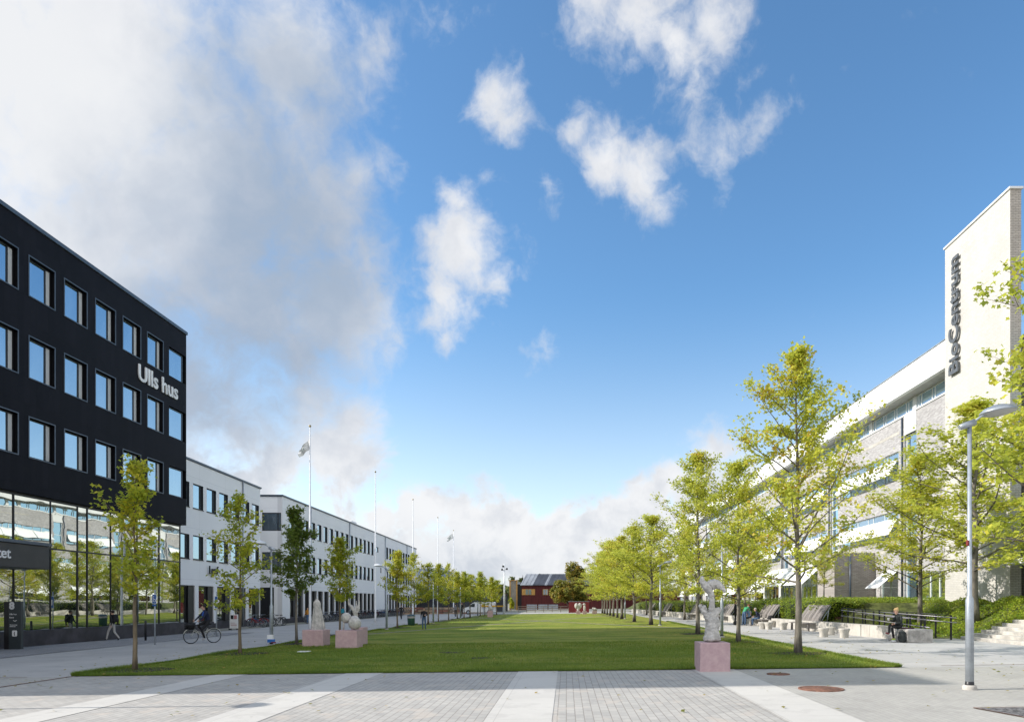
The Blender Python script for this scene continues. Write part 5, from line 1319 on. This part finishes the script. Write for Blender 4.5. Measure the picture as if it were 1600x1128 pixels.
for y in ys_:
    if 63 < y < 70: continue
    k = rs.choices([0, 1, 2, 3], [6, 2, 2, 2])[0]; pr = proto_b[k][0]
    x = -27.0-(y-68)*.0235+1.35+rs.uniform(-.15, .15); loc = Vector((x, y, gz(x)+.005)); rz = R(180)+rs.uniform(-.3, .3) if rs.random() < .75 else rs.uniform(-.3, .3)
    near = y < 63; cn = proto_b[k][1]; lab = cn+(' bicycle in the short rack beside the white notice board' if near else ' bicycle in the long rack under the windows of the long white building')
    grp = 'bicycles beside the notice board' if near else 'bicycles in the long rack'
    if k not in usedb: pr.location = loc; pr.rotation_euler = (0, 0, rz); usedb.add(k); register(pr); pr['label'] = lab; pr['group'] = grp
    else: dup(pr, loc, rz, lab, grp)
# the cyclist
ride = make_bike(mat('bike_cream', (.50, .50, .46), .3), 'pale city bicycle with a black front basket ridden along the path', None, True)
pc = G(316.5, 1004.6); ang = R(180+50); ride.location = pc; ride.rotation_euler = (0, 0, ang); ride.scale = (1.0,)*3
cy = person('cyclist in a dark jacket and blue scarf riding the pale bicycle', pc, ang, dict(pelvis=(-.26,0,1.00), belly=(-.22,0,1.13), chest=(-.13,0,1.33), neck=(-.07,0,1.50), jaw=(-.03,0,1.58), head=(-.03,0,1.66), crown=(-.04,0,1.74),
    shL=(-.12,.18,1.44), elL=(.06,.24,1.22), wrL=(.22,.25,1.06), haL=(.26,.25,1.04), shR=(-.12,-.18,1.44), elR=(.06,-.24,1.22), wrR=(.22,-.25,1.06), haR=(.26,-.25,1.04),
    hiL=(-.22,.10,.96), knL=(.10,.13,.62), anL=(-.05,.12,.23), toL=(.08,.13,.17), hiR=(-.22,-.10,.98), knR=(.16,-.13,.82), anR=(-.10,-.12,.52), toR=(.04,-.13,.48)), navy, black, beige, h_dark, 1.05)
q = MB(); q.bbox((-.02, 0, 1.36), (.06, .1, .24), .02, M=Matrix.Rotation(-.3, 3, 'Y')); q.build('scarf', pm('scarf_blue', (.03, .10, .40)), cy, world=False)

# ---------------------------------------------------------------- signs, pylon, bin, board, bollard
p = G(22, 1006.5)
T = thing('sign_pylon', 'dark upright information pylon with a white number 8, in front of the plinth', 'sign', Vector((-24.0, FPX*24.0/(CX-21), gz(-24))))
pl_ = T.location; yy = pl_[1]; kk = kof(pl_)
w0, w1 = (13.5-885)/kk-pl_[0], (33-885)/kk-pl_[0]; hP = (1007-940)/kk+(940-940)/kk
q = MB(); q.bbox(((w0+w1)/2, .07, 1.02), (w1-w0, .14, 2.12), .01); q.build('panel', mat('pylon_grey', (.035, .045, .05), .4), T, world=False)
q = MB(); q.box(w0-.22, w0-.004, .02, .14, -.1, 2.07); q.build('side_panel', M['blackmetal'], T, world=False)
wl = mat('white_letters', (.8, .8, .8), .5)
def small_text(body, size, x, z, bold=0.):
    o = to_mesh_text('lettering', body, size, frame_mtx((x, -.012, z), (1, 0, 0), (0, 0, 1)), wl, None, .004, bold); o.parent = T; return o
small_text('8', .42, w0+.04, 1.76, .022); small_text('Ulls hus', .10, w0+.04, 1.50); small_text('Entré', .09, w0+.04, 1.36); small_text('Restaurang', .07, w0+.06, 1.05); small_text('Bibliotek', .07, w0+.06, .98)
q = MB(); q.tube([(w0+.28-.07, -.01, 1.27), (w0+.28, -.01, 1.22), (w0+.28+.07, -.01, 1.27)], .014, 6); q.bbox((w0+.27, -.008, .70), (.20, .02, .26), .03); q.build('pictogram', wl, T, world=False)
small2 = to_mesh_text('lettering', 'i', .22, frame_mtx((w0+.245, -.024, .62), (1, 0, 0), (0, 0, 1)), M['blackmetal'], None, .004, .014); small2.parent = T
def road_sign(px, py, ptop, s0, s1, wpx, lab, blue, body, rz=0, sub=None):
    p = G(px, py); k_ = kof(p); T = thing('road_sign', lab, 'sign', p)
    q = MB(); q.tube([(0, 0, -.1), (0, 0, (py-ptop)/k_)], .03, 8); q.build('post', M['steel'], T, world=False)
    z0, z1 = (py-s1)/k_, (py-s0)/k_; wd = wpx/k_
    q = MB(); q.bbox((0, -.04, (z0+z1)/2), (wd, .02, z1-z0), .006); q.box(-wd*.44, wd*.44, -.054, -.05, z0+.02, z1-.02, 1); sg = q.build('sign_face', [M['whitemetal'], blue], T, world=False)
    if body: t = to_mesh_text('lettering', body, (z1-z0)*.62 if len(body) < 2 else .2, frame_mtx((-wd*.2, -.062, z0+(z1-z0)*.28), (1, 0, 0), (0, 0, 1)), wl, None, .003, .01); t.parent = sg
    if sub:
        q = MB(); q.bbox((0, -.04, (py-sub[1])/k_+ (sub[1]-sub[0])/k_/2), (wd*.9, .02, (sub[1]-sub[0])/k_), .006); q.build('plate', sub[2], T, world=False)
    return T, p, k_
blue = mat('sign_blue', (.03, .12, .38), .4)
T_, p_, k_ = road_sign(242, 1007, 921, 928, 943, 6.5, 'blue parking sign with a white wheelchair symbol, in front of the glass', blue, None, sub=(944, 946.5, blue))
q = MB(); z_ = (1007-936)/k_; q.torus((.01, -.062, z_-.06), .055, .012, n=16, m=4); q.tube([(-.02, -.062, z_+.1), (-.02, -.062, z_), (.05, -.062, z_), (.08, -.062, z_-.08)], .012, 5); q.blob((-.02, -.062, z_+.14), (.022, .006, .022), 2); o = q.build('wheelchair_symbol', wl, None, world=False); o.parent = T_
road_sign(338.3, 994, 924, 931, 950, 4.2, 'narrow blue and white sign on a thin post behind the cyclist', blue, 'P', sub=(950.5, 952.5, mat('pale_yellow', (.6, .6, .42), .6)))
p = G(227.5, 1000.5); q = MB(); q.tube([(0, 0, -.1), (0, 0, 1.02), (0, 0, 1.05)], [.055, .055, .04], 14); o = q.build('bollard', M['blackmetal'], None, world=False); o.location = p; tag(o, 'black bollard on the paving beside the wheelchair sign', 'bollard')
p = G(365.5, 983.5); T = thing('notice_board', 'white and red free standing notice board beside the bicycle racks', 'sign', p)
q = MB(); q.bbox((0, 0, .62), (.62, .06, 1.05), .01); q.build('panel', M['whitemetal'], T, world=False)
q = MB(); q.box(-.22, -.02, -.04, -.034, .80, 1.08); q.build('photo', M['blackmetal'], T, world=False)
q = MB(); q.box(.02, .24, -.04, -.034, .80, 1.08, 0); q.box(-.22, .22, -.04, -.034, .30, .34, 0); q.box(-.22, .22, -.04, -.034, .42, .44, 0); q.box(-.22, .1, -.04, -.034, .50, .52, 0); q.build('print', pinkc, T, world=False)
q = MB(); q.box(-.3, -.26, -.2, .2, -.05, .1); q.box(.26, .3, -.2, .2, -.05, .1); q.build('feet', M['blackmetal'], T, world=False)
p = G(642.5, 977.2); T = thing('litter_bin', 'dark green litter bin with a pale band and hooded lid on the lawn edge', 'bin', p)
q = MB(); q.lathe([(.25, 0), (.28, .05), (.30, .62)], n=20); q.build('body', mat('bin_green', (.02, .075, .045), .5), T, world=False)
q = MB(); q.lathe([(.31, .62), (.31, .80)], n=20); q.build('band', beige, T, world=False)
q = MB(); q.lathe([(.335, .78), (.335, .84), (.2, .92), (0, .93)], n=20); q.build('lid', mat('bin_lid', (.04, .09, .12), .3), T, world=False)

# ---------------------------------------------------------------- far end: yard, red building, van
YB = 172.; kB = FPX/YB
def XP(px, Y): return (px-CX)*Y/FPX
T = thing('red_barn', 'dark red boarded building with a long grey metal roof behind the lawn', 'building', (XP(870, YB), YB, 0))
xa, xb = XP(815, YB), XP(962, YB); ze, zr = zat(913.3, YB), zat(896.2, YB+4)
q = MB(); q.box(xa, xb, YB, YB+9, -.5, ze); q.add([(xa, YB, ze), (xa, YB+9, ze), (xa, YB+4.5, zr-.1)], [(0, 1, 2)]); q.build('wall', M['red'], T)
q = MB(); xo = xa-.3
sec = [(xo, XP(832.5, YB), 1), (XP(832.5, YB), XP(851, YB), 0), (XP(851, YB), XP(855, YB), 1), (XP(855, YB), xb, 0)]
sl_ = 1.2
for a, c_, mi in sec: q.add([(a, YB-.4, ze), (c_, YB-.4, ze), (c_+sl_, YB+4.5, zr), (a+sl_, YB+4.5, zr), (c_, YB+9.4, ze), (a, YB+9.4, ze), (a, YB-.4, ze-.18), (c_, YB-.4, ze-.18)], [(0,1,2,3), (3,2,4,5), (0,1,7,6)], mi)
x_ = xa
while x_ < xb: q.add([(x_, YB-.42, ze+.03), (x_+.06, YB-.42, ze+.03), (x_+.06+sl_, YB+4.4, zr+.05), (x_+sl_, YB+4.4, zr+.05)], [(0, 1, 2, 3)], 0); x_ += 1.0
q.build('roof', [M['roofgrey'], M['rooflight']], T)
for a, c_ in ((815.5, 836), (848, 856.5), (915, 921)):
    z0, z1 = zat(929.3, YB), zat(920, YB); x0, x1 = XP(a, YB), XP(c_, YB)
    q = MB(); q.box(x0, x1, YB-.12, YB-.04, z0, z1, 0)
    n_ = max(2, int((x1-x0)/.8)); fo = q.build('window', M['ochre'], T)
    q = MB()
    for i in range(n_): 
        if i % 3 == 0 and n_ > 3: continue
        q.box(x0+.1+(x1-x0-.2)*i/n_+.05, x0+.1+(x1-x0-.2)*(i+1)/n_-.05, YB-.16, YB-.13, z0+.1, z1-.1)
    q.build('pane', M['glassdark'], fo)
for a, c_ in ((823, 839), (841, 855.5), (857, 872)):
    q = MB(); q.box(XP(a, YB), XP(c_, YB), YB-.15, YB-.05, zat(953, YB), zat(944, YB)); q.build('garage_door', mat('pale_shutter', (.33, .36, .40), .6), T)
q = MB(); q.box(XP(807.5, YB), xa, YB+.5, YB+8, -.5, zat(912.5, YB)); q.build('black_annex', M['blackmetal'], T)
q = MB(); q.box(XP(807, YB)-.3, xa-.3, YB+.3, YB+8, zat(912.5, YB), zat(909, YB)); q.build('annex_roof', M['rooflight'], T)
T = thing('timber_frame', 'open orange brown timber frame leaning beside the red building', 'shed', (XP(800, 165), 165, 0))
for px_ in (796, 806.5): q = MB(); q.box(XP(px_, 165), XP(px_+2, 165), 164.8, 165.1, -.3, zat(907, 165)); q.build('post', M['ochre'], T)
q = MB(); q.box(XP(795, 165), XP(809, 165), 164.7, 165.2, zat(907, 165), zat(906, 165)); q.build('beam', M['ochre'], T)
q = MB(); q.box(XP(798.2, 165), XP(806.4, 165), 164.95, 165.0, 0, zat(907.2, 165)); q.build('mesh_screen', mat('pale_screen', (.30, .27, .22), .7), T)
q = MB(); x0, x1 = XP(888.5, 116), XP(920.5, 116); q.box(x0, x1, 116, 116.25, 0, zat(939.8, 116)); q.box(x0-.05, x1+.05, 115.95, 116.3, zat(939.8, 116), zat(939.2, 116), 1)
o = q.build('red_wall', [M['redwall'], M['steel']]); tag(o, 'bright red free standing wall behind the small far sculptures', 'wall')
q = MB(); q.box(XP(922, 176), 40, 176, 186, -.5, 4.6); o = q.build('dark_red_shed', M['red']); tag(o, 'low dark red shed seen between the far trunks at the end of the east path', 'shed')
def picket(name, lab, x0, x1, Y, h, m, gap=.5, post=2.4):
    T = thing(name, lab, 'fence', (x0, Y, 0))
    q = MB(); x = x0
    for z in (h*.3, h*.62, h*.92): q.box(x0, x1, Y, Y+.05, z+gz(x0), z+.09+gz(x0))
    q.build('rails', m, T)
    while x < x1: q = MB(); q.box(x-.05, x+.05, Y-.06, Y-.003, -.2, h+gz(x0)); q.build('post', m, T); x += post
fw = mat('pale_fence_wood', (.30, .24, .18), .9, .2, 2)
picket('fence', 'low pale rail fence at the far end of the lawn before the red building', -8.5, .2, 124, 1.15, fw, post=1.5)
T = thing('stacked_timber', 'long low stack of tan timber and slabs along the far yard', 'timber stack', (-20, 118, 0)); random.seed(2)
for i in range(3):
    q = MB(); x = -29.5
    while x < -13.5: l_ = random.uniform(.6, 1.4); q.box(x, x+l_-.08, 118, 118.5, -.3+.42*i+.0, -.3+.42*i+.34, random.choice([0, 0, 1, 2])); x += l_
    q.build('layer', [fw, mat('tan_slab', (.40, .29, .2), .9), mat('red_slab', (.25, .12, .09), .9)], T)
q = MB(); q.box(-42, -12.5, 138, 150, -.5, zat(936, 138)); q.box(-40, -12.3, 137.9, 150, zat(936, 138), zat(934.8, 138), 1); o = q.build('low_dark_building', [mat('dark_front', (.035, .04, .05), .6, .3, .3), M['roofgrey']]); tag(o, 'low dark building behind the timber stacks and yellow trees', 'building')
q = MB(); q.box(XP(756, 160), XP(788, 160), 160, 168, -.5, zat(929, 160)); q.box(XP(756, 160), XP(789, 160), 159.8, 168, zat(929, 160), zat(926.5, 160), 1); o = q.build('slate_shed', [mat('slate_blue', (.08, .095, .13), .7), M['blackmetal']]); tag(o, 'slate blue shed left of the white mast', 'shed')
q = MB(); q.box(XP(727, 150), XP(757, 150), 150, 156, -.5, zat(939, 150)); o = q.build('wine_red_shed', mat('wine_red', (.12, .035, .045), .8)); tag(o, 'wine red low shed behind the white van', 'shed')
# van
p = Vector((XP(750, 112), 112, gz(-14)))
T = thing('van', 'white delivery van parked at the far end of the west path', 'van', p)
q = MB(); prof = [(-2.6, .35), (-2.62, .75), (-2.35, 1.02), (-1.75, 1.15), (-1.1, 1.78), (-.7, 1.92), (2.3, 1.94), (2.45, 1.8), (2.5, .35)]
def extr(mb, prof, y0, y1, mi=0):
    n = len(prof); V = [(x, y0, z) for x, z in prof]+[(x, y1, z) for x, z in prof]
    mb.add(V, [tuple(range(n)), tuple(range(n, 2*n))[::-1]]+[(i, (i+1) % n, n+(i+1) % n, n+i) for i in range(n)], mi)
extr(q, prof, -.9, .9); q.build('body', mat('van_paint', (.72, .73, .74), .25, .03, 1, coat=.5), T, world=False)
q = MB(); extr(q, [(-1.72, 1.16), (-1.1, 1.70), (-.72, 1.76), (-.72, 1.16)], -.915, -.905); q.build('side_window', M['glassdark'], T, world=False)
q = MB(); q.add([(-1.78, -.8, 1.19), (-1.78, .8, 1.19), (-1.14, .75, 1.78), (-1.14, -.75, 1.78)], [(0, 1, 2, 3)]); q.build('windscreen', M['glassdark'], T, world=False)
for x in (-1.75, 1.55):
    q = MB(); q.tube([(x, -.93, .34), (x, -.70, .34)], .34, 18); wo = q.build('wheel', M['tyre'], T, world=False); q = MB(); q.tube([(x, -.95, .34), (x, -.9, .34)], .19, 12); q.build('rim', M['steel'], wo, world=False)
q = MB(); q.bbox((-2.6, -.62, .78), (.08, .3, .16), .02); q.build('headlight', M['curtain'], T, world=False)
T = thing('barrier_boom', 'long yellow boom barrier beyond the far sculpture', 'barrier', (XP(772, 111), 111, gz(-11)))
q = MB(); q.box(XP(753, 111)-XP(772, 111), XP(790, 111)-XP(772, 111), 0, .2, 1.15, 1.36); q.bbox((XP(754.5, 111)-XP(772, 111), .1, 1.3), (.5, .4, .4), .04); q.build('boom', mat('yellow_paint', (.62, .34, .02), .5), T, world=False)
for px_ in (756, 770, 786): q = MB(); x = XP(px_, 111)-XP(772, 111); q.box(x-.06, x+.06, .02, .18, -.1, 1.15); q.build('post', M['steel'], T, world=False)
# trees beyond
def broad(name, lab, px0, px1, pyt, pyb, Y, lm, n, ls, seed, trunk=True, group=None, stretch=1.):
    rg = np.random.default_rng(seed); x0, x1 = XP(px0, Y), XP(px1, Y); zt, zb = zat(pyt, Y), zat(pyb, Y); T = thing(name, lab, 'tree', ((x0+x1)/2, Y, gz((x0+x1)/2)), group=group)
    cx, rx, cz, rz_ = (x0+x1)/2, (x1-x0)/2, (zt+zb)/2, (zt-zb)/2
    nb = 46; cl = []
    for i in range(nb):
        d = rg.normal(0, 1, 3); d /= np.linalg.norm(d); r_ = rg.uniform(.35, .95); cl.append((cx+d[0]*rx*r_*.86, Y+2+d[1]*rx*.8*r_, cz+d[2]*rz_*r_*.86, rg.uniform(.16, .30)*min(rx, rz_)))
    cl = np.array(cl); idx = rg.integers(0, nb, n); d = rg.normal(0, 1, (n, 3)); d /= np.linalg.norm(d, axis=1)[:, None]
    P = cl[idx, :3]+d*(cl[idx, 3]*rg.uniform(.5, 1.15, n))[:, None]
    npmesh('crown', leaf_polys(P-np.array(T.location), ls, rg, LEAF4), 0, lm, T)
    if trunk:
        q = MB(); b0 = Vector((0, 2, -.2)); q.tube([b0, b0+Vector((.1, 0, (zb-.0)*.6+1)), b0+Vector((0, 0, cz))], [rx*.09, rx*.07, rx*.03], 9)
        for i in range(10):
            c_ = Vector(cl[rg.integers(0, nb), :3])-T.location; q.tube([b0+Vector((0, 0, max(.5, zb*.7+i*.12))), (b0+c_)/2+Vector((0, 0, cz*.25)), c_], [rx*.03, rx*.02, .02], 5, caps=False)
        q.build('trunk', M['bark'], T, world=False)
    return T
broad('oak_tree', 'big spreading oak turning orange brown in front of the red building', 854, 927, 900, 950, 150, M['leafO'], 13000, .42, 41)
broad('oak_tree', 'taller oak crown of orange leaves rising over the grey roof', 878, 922, 874, 912, 160, M['leafO'], 3800, .42, 42, False)
broad('shrub', 'bright orange yellow shrub at the foot of the timber frame', 793, 803, 930, 955, 150, M['leafL'], 1500, .3, 43)
for i, (a, c_, t, bt, Y) in enumerate(((788, 824, 892, 955, 260), (812, 836, 897, 940, 300), (832, 850, 893, 925, 280), (846, 862, 892, 925, 285), (774, 796, 905, 955, 250))):
    broad('green_tree', ['tall rounded green tree above the left end of the grey roof', 'green tree directly behind the roof ridge', 'small green treetop showing over the roof', 'second small green treetop showing over the roof', 'dark green tree left of the timber frame'][i], a, c_, t, bt, Y, M['leafF'], 4200, .6, 50+i, True, 'green trees beyond the red building')
# wooded horizon
rg = np.random.default_rng(8); n = 42000
x = rg.uniform(-420, 260, n); y = rg.uniform(520, 640, n); prof_ = 15+3*np.sin(x*.05)+2.5*np.sin(x*.13+1)+2*np.sin(x*.31)
z = rg.uniform(0, 1, n)**.7*prof_
tag(leafmass('distant_wood', np.stack([x, y, z], 1), 2.6, M['leafF'], 9), kind='stuff')
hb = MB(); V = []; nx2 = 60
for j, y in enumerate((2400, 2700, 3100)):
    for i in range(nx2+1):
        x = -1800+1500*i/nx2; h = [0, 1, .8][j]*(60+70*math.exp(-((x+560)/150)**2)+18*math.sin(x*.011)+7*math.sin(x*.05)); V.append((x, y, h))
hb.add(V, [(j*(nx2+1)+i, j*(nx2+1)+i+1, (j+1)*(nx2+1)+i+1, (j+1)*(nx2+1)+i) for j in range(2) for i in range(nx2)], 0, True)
tag(hb.build('hill', mat('far_hill_haze_blue', (.12, .155, .24), 1., .2, .02)), kind='structure')  # distance haze is painted into the blue of the hill
print('script done', len(bpy.data.objects))
